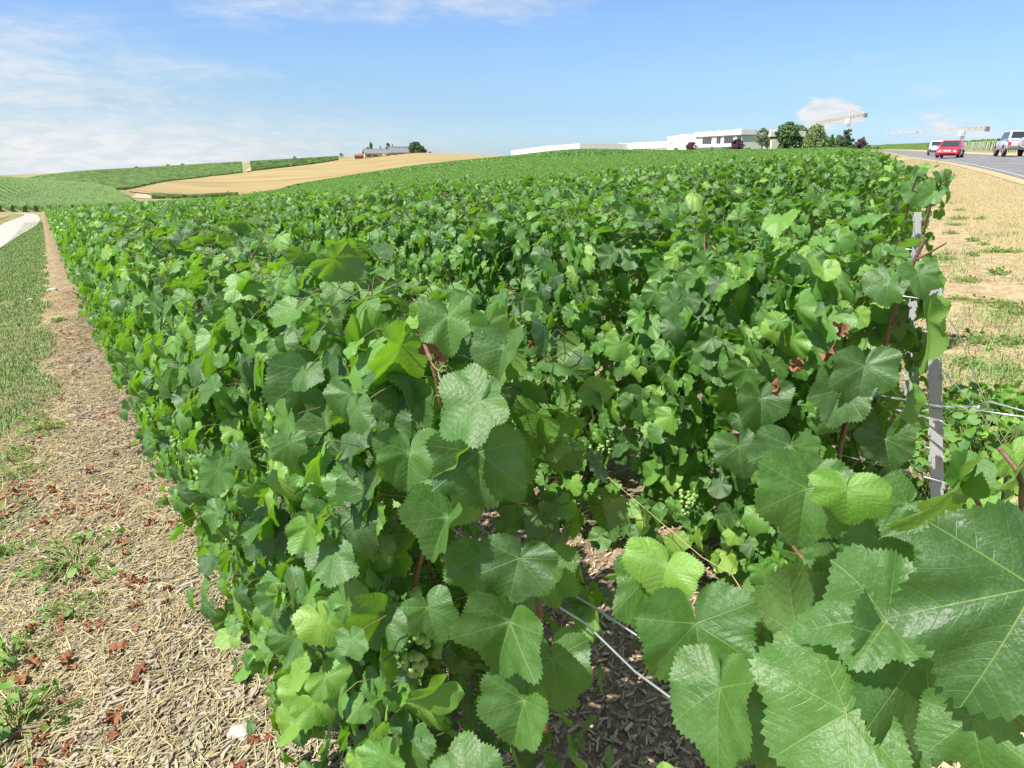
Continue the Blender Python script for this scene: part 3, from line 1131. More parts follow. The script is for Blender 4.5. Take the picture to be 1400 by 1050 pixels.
def strips(name, lines, label, seg=1.5, w=0.26, h=1.15, seed=3, leaf=0, lsize=0.17, m_=None, group=None):
    rg = np.random.default_rng(seed)
    V, Fq, base = [], [], 0
    LB, LT, LN = [], [], []
    for p0, p1 in lines:
        p0, p1 = np.array(p0), np.array(p1)
        L = np.linalg.norm(p1 - p0)
        n = max(2, int(L / seg) + 1)
        u = (p1 - p0) / L
        nrm = np.array([-u[1], u[0]])
        q = np.linspace(0, L, n)
        xy = p0 + q[:, None] * u
        z = ground(xy[:, 0], xy[:, 1])
        prof = [(-w * .8, 0.05), (-w, h * .6), (-w * .5, h * .97), (w * .5, h * .97), (w, h * .6), (w * .8, 0.05)]
        st_ = []
        for (a, b) in prof:
            ja = rg.normal(0, w * .22, n)
            jb = rg.normal(0, 0.07, n) * (b > 0.1)
            c2 = xy + nrm * (a + ja)[:, None]
            st_.append(np.stack([c2[:, 0], c2[:, 1], z + b + jb], 1))
        S_ = np.stack(st_, 1)
        V.append(S_.reshape(-1, 3))
        i = np.arange(n * 6).reshape(n, 6) + base
        Fq.append(np.stack([i[:-1, :-1], i[:-1, 1:], i[1:, 1:], i[1:, :-1]], -1).reshape(-1, 4))
        Fq.append(np.array([[i[0, 0], i[0, 5], i[0, 4], i[0, 1]], [i[0, 1], i[0, 4], i[0, 3], i[0, 2]], [i[-1, 0], i[-1, 1], i[-1, 4], i[-1, 5]], [i[-1, 1], i[-1, 2], i[-1, 3], i[-1, 4]]]))
        base += n * 6
        if leaf:
            k = int(L * leaf)
            qq = rg.uniform(0, L, k)
            pp = p0 + qq[:, None] * u + nrm * rg.normal(0, w * .8, (k, 1))
            LB.append(np.stack([pp[:, 0], pp[:, 1], ground(pp[:, 0], pp[:, 1]) + h * rg.uniform(.6, 1.05, k)], 1))
    V = np.concatenate(V)
    o = link(name, np_mesh(name, V, [np.concatenate(Fq)], m_ or HEDGE, smooth=False))
    if leaf:
        B = np.concatenate(LB)
        n = len(B)
        Vl, _, ql, uvl, tl = leaves(B, rg.normal(0, 1, (n, 3)), rg.normal(0, .6, (n, 3)) + np.array([0, 0, 1]), rg.uniform(.7, 1.2, n) * lsize,
                                    np.clip(rg.normal(.55, .2, n), 0, 1), 3, rg)
        nv = len(V)
        bpy.data.meshes.remove(o.data)
        o2 = link(name, np_mesh(name, np.concatenate([V, Vl]), [np.concatenate(Fq), ql + nv], [m_ or HEDGE, LEAF],
                                np.concatenate([np.zeros((nv, 2)), uvl]), np.concatenate([np.full(nv, .5), tl]), [0, 1], smooth=False))
        o = o2
    return tag(o, label, 'vineyard', group, 'stuff')


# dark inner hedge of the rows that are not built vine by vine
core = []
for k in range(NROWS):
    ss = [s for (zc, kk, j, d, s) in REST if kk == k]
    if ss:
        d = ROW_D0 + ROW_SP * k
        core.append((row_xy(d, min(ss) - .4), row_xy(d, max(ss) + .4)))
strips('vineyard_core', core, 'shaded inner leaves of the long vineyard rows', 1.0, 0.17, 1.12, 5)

# block beyond the cross track, rows running away
bd = np.array([math.sin(R(19)), math.cos(R(19))])
bn = np.array([bd[1], -bd[0]])
lines = []
for c_ in np.arange(-150, 95, 1.5):
    pts = [c_ * bn + q * bd for q in np.arange(80, 380, 1.5)]
    ok = [p for p in pts if 157 < p[1] < (300 if p[0] / p[1] < 0.2 else 318) and (p @ NR) > ROW_D0 + ROW_SP * 41.5 and (p @ N2) < LAT_END - max(0, (p @ U2) - 150) ** 2 * 0.0003 - 3]
    if len(ok) > 4:
        lines.append((ok[0], ok[-1]))
strips('vineyard', lines, 'smooth green block of vineyard rows rising to the white winery', 1.5, 0.33, 1.2, 6, leaf=9, lsize=0.2)

# hillside with visible rows on the left
lines = []
hd = np.array([math.sin(R(-37)), math.cos(R(-37))])
hn = np.array([hd[1], -hd[0]])


def px_of(p):
    return 700 + 1000 * p[0] / p[1] * 1.035


for c_ in np.arange(-140, 120, 1.45):
    pts = [c_ * hn + q * hd for q in np.arange(60, 480, 1.5)]
    ok = []
    for p in pts:
        if p[1] < 112 or p[1] > 300:
            continue
        px = px_of(p)
        if px > 150 + (300 - p[1]) * 0.20 or px < -220:
            continue
        ok.append(p)
    if len(ok) > 4:
        lines.append((ok[0], ok[-1]))
strips('vineyard', lines, 'hillside vineyard with visible dark rows above the white track', 1.0, 0.30, 1.0, 7)


def band_rows(y0f, y1f, pxa, pxb, ang, sp, label, seed, h=1.2, seg=2.5, w=0.4):
    dv = np.array([math.sin(R(ang)), math.cos(R(ang))])
    nv = np.array([dv[1], -dv[0]])
    ls = []
    for c_ in np.arange(-800, 800, sp):
        ok = []
        for q in np.arange(-300, 1200, 1.2):
            p = c_ * nv + q * dv
            if p[1] < 100:
                continue
            px = px_of(p)
            if pxa < px < pxb and y0f(px) < p[1] < y1f(px):
                ok.append(p)
        if len(ok) > 3:
            ls.append((ok[0], ok[-1]))
    return strips('vineyard', ls, label, seg, w, h, seed)


ip = lambda pts: (lambda px: float(np.interp(px, [a for a, _ in pts], [b for _, b in pts])))
band_rows(ip([(-60, 380), (150, 310), (172, 318), (230, 424), (290, 482), (350, 512), (430, 560), (500, 612)]),
          ip([(-60, 690), (190, 720), (350, 720), (500, 690)]), -60, 334, 62, 2.4, 'dark green vineyard on the far hill behind the wheat', 8)
band_rows(ip([(340, 515), (430, 562), (470, 606), (500, 640)]), ip([(340, 715), (500, 690)]), 345, 465, 35, 2.6,
          'striped green vineyard on the hilltop left of the farm', 9)
band_rows(ip([(200, 222), (215, 226), (290, 205), (330, 215)]), ip([(200, 285), (230, 276), (290, 262), (330, 262)]), 205, 325, 62, 1.8,
          'dark strip of vineyard in the dip below the wheat', 10)
# vineyard across the road, rows running away from it
lines = []
cd = np.array([math.sin(R(72)), math.cos(R(72))])
for q in np.arange(40, 420, 1.6):
    b = max(0.0, q - 150) ** 2 * 0.0003
    p0 = (17.5 - b) * N2 + q * U2
    lines.append((p0, p0 + cd * (45 + 30 * (q > 120))))
strips('vineyard', lines, 'green vineyard across the road behind the cars', 1.2, 0.35, 1.7, 12, leaf=10, lsize=0.2)

# ------------------------------------------------------------------ hand-placed foreground leaves
def Yd(px, py, d):
    a, _ = ray(px, py)
    return d / (NR[0] * a + NR[1])


def px_l(a, b, c, d):
    return math.hypot(c - a, d - b)


def hand_leaves(spec, rg, lod='h', sz=0.86):
    """spec rows: base px,py, tip px,py, d of base, d of tip, width, fold, droop, normal tilt (x, y, z), tint"""
    out_ = []
    for (bx, by, tx, ty, db, dt, wd, fo, dr, nrm, ti) in spec:
        Bp = np.array(at(bx, by, Yd(bx, by, db)))
        ta, te = ray(tx, ty)
        nv_ = np.array(nrm, float)
        rv = np.array([ta, 1.0, te])
        den = float(nv_ @ rv)
        Yt = float(nv_ @ (Bp - np.array([0, 0, EYE]))) / den if abs(den) > 0.15 else Bp[1]
        lim = min(0.05, 0.6 * math.hypot(tx - bx, ty - by) * Bp[1] / 1000)
        Yt = min(max(Yt, Bp[1] - lim), Bp[1] + lim)
        Tp = np.array(at(tx, ty, Yt))
        out_.append((Bp, Tp - Bp, np.array(nrm, float), np.linalg.norm(Tp - Bp) * (sz if abs(px_l(bx, by, tx, ty)) < 150 else 1.0), ti, fo, dr, wd))
    B = np.array([o_[0] for o_ in out_])
    T = np.array([o_[1] for o_ in out_])
    N = np.array([o_[2] for o_ in out_]) + rg.normal(0, .22, (len(out_), 3))
    S = np.array([o_[3] for o_ in out_])
    V, tr, qd, uv, tn = leaves(B, T, N, S, np.array([o_[4] * (.9 if o_[4] > .7 else .42) for o_ in out_]), lod, rg, np.array([o_[5] * 2.3 + rg.uniform(-.1, .3) for o_ in out_]),
                               np.array([o_[6] * 1.6 + rg.uniform(0, .25) for o_ in out_]), rg.uniform(.03, .08, len(B)), np.array([o_[7] * 1.1 for o_ in out_]))
    inner = B + unit(B - np.array([0, 0, EYE])) * 0.05 + rg.normal(0, 0.008, (len(B), 3))
    sv_, sq = stalks(B, inner, np.full(len(B), 0.0014), rg)
    nv = len(V)
    return (np.concatenate([V, sv_]), [tr, qd, sq + nv], np.concatenate([uv, np.zeros((len(sv_), 2))]),
            np.concatenate([tn, np.full(len(sv_), .5)]), [0, 0, 1])


CAMN = (-0.25, -0.85, 0.5)
UPN = (-0.3, -0.35, 0.9)
LFN = (-0.8, -0.4, 0.5)
BACK = (0.3, 0.9, -0.35)
FORE = [
    (1415, 803, 1316, 990, 0.46, 0.44, 0.92, 0.12, 0.15, (-0.35, -0.75, 0.6), 0.10),
    (1157, 975, 1040, 1040, 0.44, 0.42, 1.15, 0.12, 0.10, (-0.3, -0.7, 0.7), 0.62),
    (1158, 668, 1160, 724, 0.50, 0.46, 1.35, 0.25, 0.45, (-0.2, -0.5, 0.9), 0.85),
    (1103, 668, 1083, 770, 0.50, 0.47, 0.85, 0.30, 0.25, CAMN, 0.45),
    (1092, 870, 1062, 740, 0.54, 0.58, 0.75, 0.10, 0.10, BACK, 0.62),
    (1200, 735, 1205, 842, 0.56, 0.54, 0.85, 0.25, 0.2, CAMN, 0.30),
    (1212, 850, 1092, 835, 0.47, 0.44, 0.95, 0.35, 0.35, (-0.1, -0.5, 0.9), 0.42),
    (1313, 657, 1243, 748, 0.53, 0.50, 0.95, 0.15, 0.2, (0.55, -0.75, -0.25), 0.62),
    (1316, 652, 1330, 602, 0.54, 0.52, 0.8, 0.3, 0.1, CAMN, 0.70),
    (1395, 640, 1360, 690, 0.58, 0.55, 1.2, 0.1, 0.2, (0.4, -0.8, -0.2), 0.85),
    (1370, 690, 1310, 705, 0.62, 0.60, 1.0, 0.1, 0.2, UPN, 0.75),
    (912, 772, 892, 823, 0.46, 0.43, 1.35, 0.30, 0.5, (-0.3, -0.5, 0.85), 0.92),
    (868, 775, 836, 800, 0.49, 0.47, 1.0, 0.3, 0.3, (0.5, -0.8, -0.1), 0.85),
    (884, 790, 880, 893, 0.46, 0.44, 0.62, 0.15, 0.2, (-0.55, -0.7, 0.45), 0.48),
    (951, 852, 966, 976, 0.45, 0.42, 0.95, 0.32, 0.15, (-0.2, -0.85, 0.5), 0.35),
    (1010, 862, 1048, 950, 0.52, 0.50, 0.95, 0.2, 0.2, CAMN, 0.25),
    (985, 940, 965, 1075, 0.43, 0.40, 0.75, 0.1, 0.1, LFN, 0.45),
    (1262, 885, 1290, 1065, 0.50, 0.46, 0.85, 0.15, 0.15, CAMN, 0.15),
    (1222, 985, 1205, 1065, 0.49, 0.46, 0.9, 0.2, 0.2, CAMN, 0.35),
    (915, 1075, 905, 1040, 0.42, 0.42, 1.2, 0.2, 0.3, UPN, 0.9),
    (1190, 905, 1140, 935, 0.56, 0.56, 1.0, 0.2, 0.2, CAMN, 0.2),
    (1150, 780, 1120, 850, 0.58, 0.57, 1.0, 0.2, 0.2, CAMN, 0.4),
    (1095, 890, 1058, 905, 0.46, 0.45, 1.1, 0.3, 0.3, UPN, 0.6),
    (1240, 690, 1190, 720, 0.60, 0.60, 1.1, 0.2, 0.2, CAMN, 0.35),
    (1290, 790, 1270, 850, 0.62, 0.61, 1.2, 0.2, 0.2, CAMN, 0.2),
    (1360, 760, 1330, 820, 0.62, 0.61, 1.2, 0.2, 0.2, CAMN, 0.25),
    (1330, 980, 1340, 1090, 0.45, 0.42, 0.9, 0.2, 0.2, LFN, 0.4),
    (1010, 985, 1005, 1060, 0.52, 0.50, 1.0, 0.2, 0.2, CAMN, 0.25),
    (1130, 905, 1100, 1000, 0.60, 0.60, 1.2, 0.2, 0.2, CAMN, 0.2),
    (1065, 980, 1040, 1080, 0.60, 0.60, 1.2, 0.2, 0.2, CAMN, 0.25),
    (1240, 830, 1225, 900, 0.66, 0.66, 1.2, 0.2, 0.2, CAMN, 0.2),
    (1180, 800, 1165, 880, 0.66, 0.66, 1.2, 0.2, 0.2, CAMN, 0.2),
    (1150, 950, 1165, 1040, 0.64, 0.64, 1.2, 0.2, 0.2, CAMN, 0.25),
    (1385, 620, 1405, 660, 0.62, 0.6, 1.1, 0.2, 0.3, UPN, 0.9),
]
rgF = np.random.default_rng(91)
VINE_F = empty('grapevine')
fx = row_xy(0.60, 0.22)
VINE_F.location = (fx[0], fx[1], gz(*fx))
VINE_F.rotation_euler = (0, 0, ROW_AZ)
tag(VINE_F, 'young grapevine closest to the camera with very large leaves and brown canes', 'grapevine', 'grapevines in the trellised rows')


def to_local(root, V):
    m_ = root.matrix_basis.inverted()
    M3 = np.array(m_)
    V = np.asarray(V, float)
    return V @ M3[:3, :3].T + M3[:3, 3]


V, fs, uv, tn, mi = hand_leaves(FORE, rgF)
link('foliage', np_mesh('foliage', to_local(VINE_F, V), fs, [LEAF, PETIOLE], uv, tn, mi), VINE_F)


def px_tube(pts, r, root, name, m_, n=7):
    mb = MB()
    w = [np.array(at(x, y, Yd(x, y, d))) for (x, y, d) in pts]
    loc = to_local(root, np.array(w))
    # gentle smoothing by subdivision
    P_ = [Vector(q) for q in loc]
    for _ in range(2):
        Q = [P_[0]]
        for a, b in zip(P_[:-1], P_[1:]):
            Q += [a * .75 + b * .25, a * .25 + b * .75]
        Q.append(P_[-1])
        P_ = Q
    rad = [r[0] + (r[1] - r[0]) * i / (len(P_) - 1) for i in range(len(P_))]
    mb.tube(P_, rad, n)
    return mb.build(name, m_, root, True)


px_tube([(1220, 1100, .62), (1195, 960, .60), (1170, 850, .60), (1182, 770, .57), (1160, 715, .55), (1130, 690, .54)], (0.0032, 0.0022), VINE_F, 'cane', CANE)
px_tube([(1395, 860, .60), (1363, 747, .58), (1340, 690, .56), (1315, 655, .545)], (0.0022, 0.0017), VINE_F, 'cane', CANE)
px_tube([(1420, 900, .58), (1396, 700, .58), (1398, 650, .58), (1365, 612, .58)], (0.0026, 0.0018), VINE_F, 'cane', CANE)
px_tube([(1182, 770, .57), (1140, 800, .57), (1090, 760, .57), (1060, 700, .56)], (0.003, 0.0018), VINE_F, 'cane', CANE)
px_tube([(1260, 1080, .6), (1130, 900, .58), (1010, 830, .53), (940, 800, .49), (905, 770, .47)], (0.0036, 0.0018), VINE_F, 'cane', CANE)
trunk_mb(rgF, 0.6).build('trunk', BARK, VINE_F, True)

# row-end vine: the leaves, shoot, tendrils and withered leaf that face the viewer
G1 = [
    (656, 548, 588, 592, 0.40, 0.37, 1.05, 0.12, 0.12, (-0.2, -0.6, 0.78), 0.50),
    (549, 472, 520, 548, 0.41, 0.40, 1.0, 0.05, 0.10, (0.65, -0.75, -0.1), 0.72),
    (492, 470, 500, 572, 0.40, 0.40, 0.45, 0.15, 0.1, (0.7, -0.6, -0.1), 0.92),
    (436, 509, 428, 588, 0.38, 0.36, 1.1, 0.30, 0.15, CAMN, 0.12),
    (442, 592, 405, 640, 0.37, 0.35, 1.1, 0.45, 0.2, (-0.5, -0.6, 0.6), 0.40),
    (560, 618, 552, 692, 0.39, 0.36, 0.95, 0.30, 0.15, (-0.3, -0.8, 0.55), 0.45),
    (654, 618, 660, 720, 0.42, 0.40, 1.0, 0.12, 0.10, (0.1, -0.95, 0.3), 0.12),
    (630, 625, 588, 684, 0.405, 0.40, 0.7, 0.05, 0.1, (0.6, -0.75, -0.2), 0.66),
    (556, 545, 548, 610, 0.42, 0.41, 1.0, 0.2, 0.2, CAMN, 0.22),
    (690, 475, 668, 532, 0.43, 0.42, 0.95, 0.25, 0.2, CAMN, 0.22),
    (668, 442, 690, 492, 0.44, 0.43, 1.0, 0.15, 0.2, (0.5, -0.8, 0.2), 0.82),
    (612, 432, 615, 495, 0.43, 0.42, 0.9, 0.2, 0.2, CAMN, 0.5),
    (572, 440, 545, 432, 0.43, 0.42, 0.8, 0.3, 0.2, UPN, 0.98),
    (580, 436, 596, 418, 0.43, 0.42, 0.8, 0.3, 0.2, UPN, 0.98),
    (574, 430, 576, 408, 0.43, 0.43, 0.8, 0.5, 0.2, CAMN, 1.0),
    (613, 707, 578, 775, 0.38, 0.36, 0.9, 0.40, 0.2, (-0.4, -0.7, 0.55), 0.42),
    (710, 763, 690, 840, 0.44, 0.43, 1.05, 0.2, 0.2, CAMN, 0.12),
    (697, 850, 670, 940, 0.42, 0.40, 1.0, 0.40, 0.1, (-0.4, -0.75, 0.5), 0.36),
    (717, 957, 690, 1045, 0.43, 0.41, 0.9, 0.35, 0.1, (-0.4, -0.75, 0.5), 0.42),
    (640, 1075, 620, 1000, 0.38, 0.40, 1.1, 0.1, 0.2, UPN, 0.40),
    (457, 733, 400, 772, 0.34, 0.32, 0.95, 0.35, 0.2, (-0.4, -0.7, 0.6), 0.32),
    (525, 840, 490, 905, 0.36, 0.33, 1.0, 0.45, 0.2, (-0.4, -0.7, 0.6), 0.36),
    (512, 745, 498, 812, 0.36, 0.35, 0.6, 0.1, 0.1, (0.6, -0.75, -0.2), 0.66),
    (420, 845, 375, 880, 0.32, 0.30, 1.1, 0.3, 0.3, LFN, 0.4),
    (585, 830, 600, 890, 0.38, 0.36, 0.9, 0.2, 0.2, CAMN, 0.45),
    (600, 940, 560, 985, 0.37, 0.35, 0.9, 0.2, 0.3, (0.5, -0.8, 0.0), 0.75),
    (445, 925, 470, 955, 0.32, 0.30, 1.2, 0.2, 0.3, UPN, 0.85),
    (418, 950, 400, 995, 0.31, 0.29, 1.25, 0.2, 0.3, (-0.4, -0.5, 0.8), 1.0),
    (415, 920, 380, 930, 0.31, 0.30, 1.1, 0.2, 0.3, (-0.4, -0.5, 0.8), 0.95),
    (400, 990, 365, 1010, 0.30, 0.28, 1.1, 0.2, 0.3, (-0.4, -0.5, 0.8), 0.95),
    (430, 960, 455, 1000, 0.31, 0.29, 1.1, 0.2, 0.3, UPN, 0.9),
    (755, 900, 770, 1000, 0.48, 0.46, 0.9, 0.2, 0.2, CAMN, 0.3),
    (655, 760, 640, 830, 0.42, 0.40, 0.9, 0.2, 0.2, CAMN, 0.35),
    (750, 770, 745, 850, 0.50, 0.49, 1.0, 0.2, 0.2, CAMN, 0.2),
    (700, 640, 715, 700, 0.47, 0.46, 1.0, 0.2, 0.2, CAMN, 0.3),
]
V, fs, uv, tn, mi = hand_leaves(G1, np.random.default_rng(93), sz=0.79)
bpy.context.view_layer.update()
link('foliage', np_mesh('foliage', to_local(VINE_A, V), fs, [LEAF, PETIOLE], uv, tn, mi), VINE_A)
px_tube([(612, 620, .47), (600, 530, .44), (590, 494, .43), (578, 465, .43), (570, 446, .43), (577, 425, .43)], (0.0045, 0.002), VINE_A, 'cane', CANE)
px_tube([(560, 880, .45), (566, 800, .44), (580, 740, .45), (600, 650, .46)], (0.0055, 0.0045), VINE_A, 'cane', CANE)
px_tube([(745, 1000, .53), (740, 900, .53), (735, 800, .53)], (0.006, 0.005), VINE_A, 'cane', CANE)
px_tube([(590, 496, .42), (597, 506, .41), (608, 508, .40), (612, 502, .40), (604, 500, .395), (598, 512, .39), (607, 528, .39), (604, 541, .39),
         (594, 540, .39), (592, 555, .39)], (0.0012, 0.0008), VINE_A, 'tendril', SHOOT, 5)


def px_grapes(root, px, py, d, k):
    b = link('grape_bunch', grapes[k], root)
    b.location = Vector(to_local(root, np.array([at(px, py, Yd(px, py, d))]))[0])
    b.rotation_euler = (0, 0, k * 2.0)


px_grapes(VINE_A, 551, 806, 0.405, 0)
px_grapes(VINE_A, 563, 848, 0.40, 1)
px_grapes(VINE_A, 375, 700, 0.33, 2)


def dry_leaf_mesh(seed, s, crump=1.0):
    rg_ = np.random.default_rng(seed)
    V, tr, qd, uv, tn = leaves(np.zeros((1, 3)), np.array([[0, 1.0, 0]]), np.array([[0, 0, 1.0]]), np.array([s]), np.array([rg_.uniform(.3, .8)]), 0, rg_,
                               np.array([0.5 * crump]), np.array([0.5 * crump]), np.array([0.22 * crump]), np.array([0.8]))
    V = V + 0.10 * s * np.sin(V[:, [1, 2, 0]] / s * 7 + seed)
    V[:, 2] -= V[:, 2].min()
    return np_mesh('dry_leaf', V, [tr, qd], [DRY], uv, tn)


dl = link('withered_leaf', dry_leaf_mesh(5, 0.034, 1.5), VINE_A)
dl.location = Vector(to_local(VINE_A, np.array([at(578, 488, Yd(578, 488, .42))]))[0])
dl.rotation_euler = (1.7, 0.4, 0.6)
dl['label'] = 'small red withered leaf'

px_grapes(VINE_B, 941, 668, 1.70, 0)
px_grapes(VINE_B, 815, 608, 1.74, 1)
px_grapes(VINE_B, 838, 588, 1.74, 2)
# row 2 end: big leaves by the post and bare canes
G2 = [
    (1182, 500, 1172, 562, 1.72, 1.64, 0.95, 0.2, 0.12, (-0.2, -0.7, 0.7), 0.36),
    (1152, 532, 1128, 590, 1.70, 1.64, 0.85, 0.2, 0.15, CAMN, 0.30),
    (1266, 438, 1278, 515, 1.90, 1.90, 0.5, 0.2, 0.1, (0.8, -0.5, 0.2), 0.95),
    (1240, 545, 1232, 605, 1.85, 1.85, 0.6, 0.2, 0.1, (0.7, -0.6, 0.1), 0.75),
    (1215, 388, 1200, 424, 1.8, 1.75, 1.0, 0.25, 0.2, CAMN, 0.5),
    (1255, 375, 1266, 410, 1.85, 1.85, 1.0, 0.25, 0.2, CAMN, 0.5),
    (1040, 545, 1045, 598, 1.72, 1.66, 0.95, 0.2, 0.2, (-0.2, -0.7, 0.7), 0.42),
    (925, 495, 930, 532, 1.75, 1.70, 0.95, 0.2, 0.2, (-0.2, -0.7, 0.7), 0.5),
    (1080, 610, 1070, 665, 1.70, 1.66, 1.1, 0.2, 0.2, CAMN, 0.4),
    (880, 540, 885, 585, 1.72, 1.66, 1.0, 0.2, 0.2, (-0.2, -0.7, 0.7), 0.42),
    (1010, 610, 1015, 660, 1.70, 1.66, 1.0, 0.2, 0.2, CAMN, 0.42),
    (1105, 358, 1122, 382, 1.80, 1.76, 1.0, 0.2, 0.3, UPN, 0.6),
    (1210, 600, 1220, 650, 1.80, 1.78, 1.0, 0.2, 0.2, CAMN, 0.15),
]
V, fs, uv, tn, mi = hand_leaves(G2, np.random.default_rng(95))
link('foliage', np_mesh('foliage', to_local(VINE_B, V), fs, [LEAF, PETIOLE], uv, tn, mi), VINE_B)
px_tube([(1205, 520, 1.95), (1212, 455, 1.9), (1228, 410, 1.88), (1250, 355, 1.88), (1266, 325, 1.88)], (0.0075, 0.0045), VINE_B, 'cane', CANE)
px_tube([(1247, 358, 1.88), (1270, 346, 1.88), (1294, 332, 1.88)], (0.0035, 0.002), VINE_B, 'cane', CANE)
px_tube([(1214, 450, 1.9), (1235, 430, 1.88), (1246, 420, 1.86)], (0.003, 0.002), VINE_B, 'cane', CANE)
px_tube([(1145, 640, 1.95), (1150, 600, 1.95), (1165, 560, 1.95)], (0.009, 0.008), VINE_B, 'cane', CANE)
for q, (px, py, d) in enumerate([(1142, 458, 1.66), (1100, 500, 1.66), (1072, 527, 1.62), (735, 462, 1.58), (1125, 470, 1.66)]):
    dl = link('withered_leaf', dry_leaf_mesh(15 + q, 0.028, 1.5), VINE_B)
    dl.location = Vector(to_local(VINE_B, np.array([at(px, py, Yd(px, py, d))]))[0])
    dl.rotation_euler = (1.5 + 0.3 * q, 0.4, q * 1.3)
    dl['label'] = 'small red brown withered leaf'
# protruding shoot of the third row's end vine
end3 = None
for ob in SC.objects:
    if ob.get('category') == 'grapevine' and ob.get('label') == vine_label(2):
        if end3 is None or ob.location.x > end3.location.x:
            end3 = ob
SH = [(1278, 262, 1258, 280, 3.2, 3.2, 0.9, 0.2, 0.2, CAMN, 0.5), (1252, 262, 1262, 285, 3.25, 3.2, 1.0, 0.2, 0.2, CAMN, 0.25),
      (1286, 240, 1292, 256, 3.2, 3.2, 0.8, 0.3, 0.2, CAMN, 0.2), (1292, 252, 1302, 276, 3.2, 3.2, 0.7, 0.2, 0.1, (0.7, -0.6, 0.1), 0.8),
      (1300, 242, 1296, 248, 3.2, 3.2, 0.9, 0.2, 0.2, CAMN, 0.5), (1226, 228, 1230, 239, 3.3, 3.3, 0.9, 0.2, 0.2, CAMN, 0.35),
      (1256, 232, 1250, 241, 3.2, 3.2, 1.0, 0.2, 0.2, CAMN, 0.4)]
V, fs, uv, tn, mi = hand_leaves(SH, np.random.default_rng(97))
bpy.context.view_layer.update()
link('foliage', np_mesh('foliage', to_local(end3, V), fs, [LEAF, PETIOLE], uv, tn, mi), end3)
px_tube([(1262, 320, 3.3), (1275, 270, 3.25), (1286, 252, 3.2), (1297, 236, 3.2)], (0.006, 0.003), end3, 'cane', CANE)
px_tube([(1238, 300, 3.3), (1245, 265, 3.25), (1256, 238, 3.2)], (0.005, 0.003), end3, 'cane', CANE)

# ------------------------------------------------------------------ trellis posts and wires
def post_proto():
    root = empty('trellis_post')
    mb = MB()
    w, th_, h = 0.0165, 0.003, 1.14
    # folded steel channel section
    sec = [(-w, -0.016), (w, -0.016), (w, 0.016), (w - 0.008, 0.016), (w - 0.008, 0.013), (w - th_, 0.013), (w - th_, -0.013), (-w + th_, -0.013),
           (-w + th_, 0.013), (-w + 0.008, 0.013), (-w + 0.008, 0.016), (-w, 0.016)]
    mb.prism([(x, y, -0.3) for x, y in sec], (0, 0, h + 0.3))
    for z in np.arange(0.30, 1.12, 0.08):
        for sg in (-1, 1):
            mb.box((sg * w - .0035, -0.020, z), (sg * w + .0035, -0.0155, z + .018))
    mb.build('channel', GALV, root)
    for z in (0.42, 0.66, 0.78, 1.0):
        hk = MB()
        hk.tube([(-w, -0.017, z), (-w - 0.012, -0.017, z + 0.004), (-w - 0.012, -0.017, z + 0.016)], 0.0025, 6)
        hk.build('wire_hook', WIRE, root)
    return root


post0 = post_proto()
POST_LABEL = {1: 'pale galvanised end post of the second vine row, standing free of the leaves',
              2: 'galvanised end post half hidden by leaves at the third vine row',
              3: 'galvanised end post buried in leaves at the fourth vine row'}
for k in (1, 2, 3):
    d = ROW_D0 + ROW_SP * k
    s = {1: 0.978, 2: 1.966}.get(k, row_start(d) + 0.02)
    p = row_xy(d, s)
    o = post0 if k == 1 else copy_tree(post0)
    p = p + np.array([{1: 0.115, 2: 0.10}.get(k, 0.1), 0])
    o.location = (p[0], p[1], gz(*p))
    o.rotation_euler = (0, R(-9.3 if k == 1 else -5.5), R(-30))
    if k == 2:
        o.scale = (1, 1, 1.04)
    tag(o, POST_LABEL[k], 'post', 'steel end posts of the vine rows')


def wire(name, pts, r, label, m_=WIRE, n=6, twist=None):
    mb = MB()
    P_ = [Vector(p) for p in pts]
    if twist:
        for ph in (0, math.pi):
            q = []
            L = 60
            for i in range(L + 1):
                u = i / L * (len(P_) - 1)
                a = min(int(u), len(P_) - 2)
                c_ = P_[a].lerp(P_[a + 1], u - a)
                q.append(c_ + Vector((0, math.cos(u * twist + ph), math.sin(u * twist + ph))) * r * 1.1)
            mb.tube(q, r, n)
    else:
        mb.tube(P_, r, n)
    o = mb.build(name, m_, None, True)
    return tag(o, label, 'wire', 'trellis wires')


def pxd(pts):
    return [at(x, y, Yd(x, y, d)) for x, y, d in pts]


# first row, across the gap
wire('trellis_wire', [tuple(row_xy(0.55, 3.0)) + (gz(*row_xy(0.55, 3.0)) + 0.86,)] + pxd([(748, 820, .52), (800, 852, .53), (868, 918, .53), (932, 965, .52), (1010, 1040, .52)]),
     0.0016, 'lower silver wire crossing the gap beside the near vine')
wire('trellis_wire', [tuple(row_xy(0.62, 3.0)) + (gz(*row_xy(0.62, 3.0)) + 0.86,)] + pxd([(770, 805, .60), (812, 830, .60), (850, 855, .60), (940, 915, .60)]),
     0.0016, 'upper silver wire crossing the gap beside the near vine')
wire('guide_string', [tuple(row_xy(1.9, 2.6)) + (gz(*row_xy(1.9, 2.6)) + 0.3,)] + pxd([(960, 762, 1.55), (1000, 785, 1.45), (1050, 862, 1.05)]), 0.0012,
     'thin straw coloured string slanting over the dark ground', flat('twine', (0.55, 0.42, 0.2), 0.7))
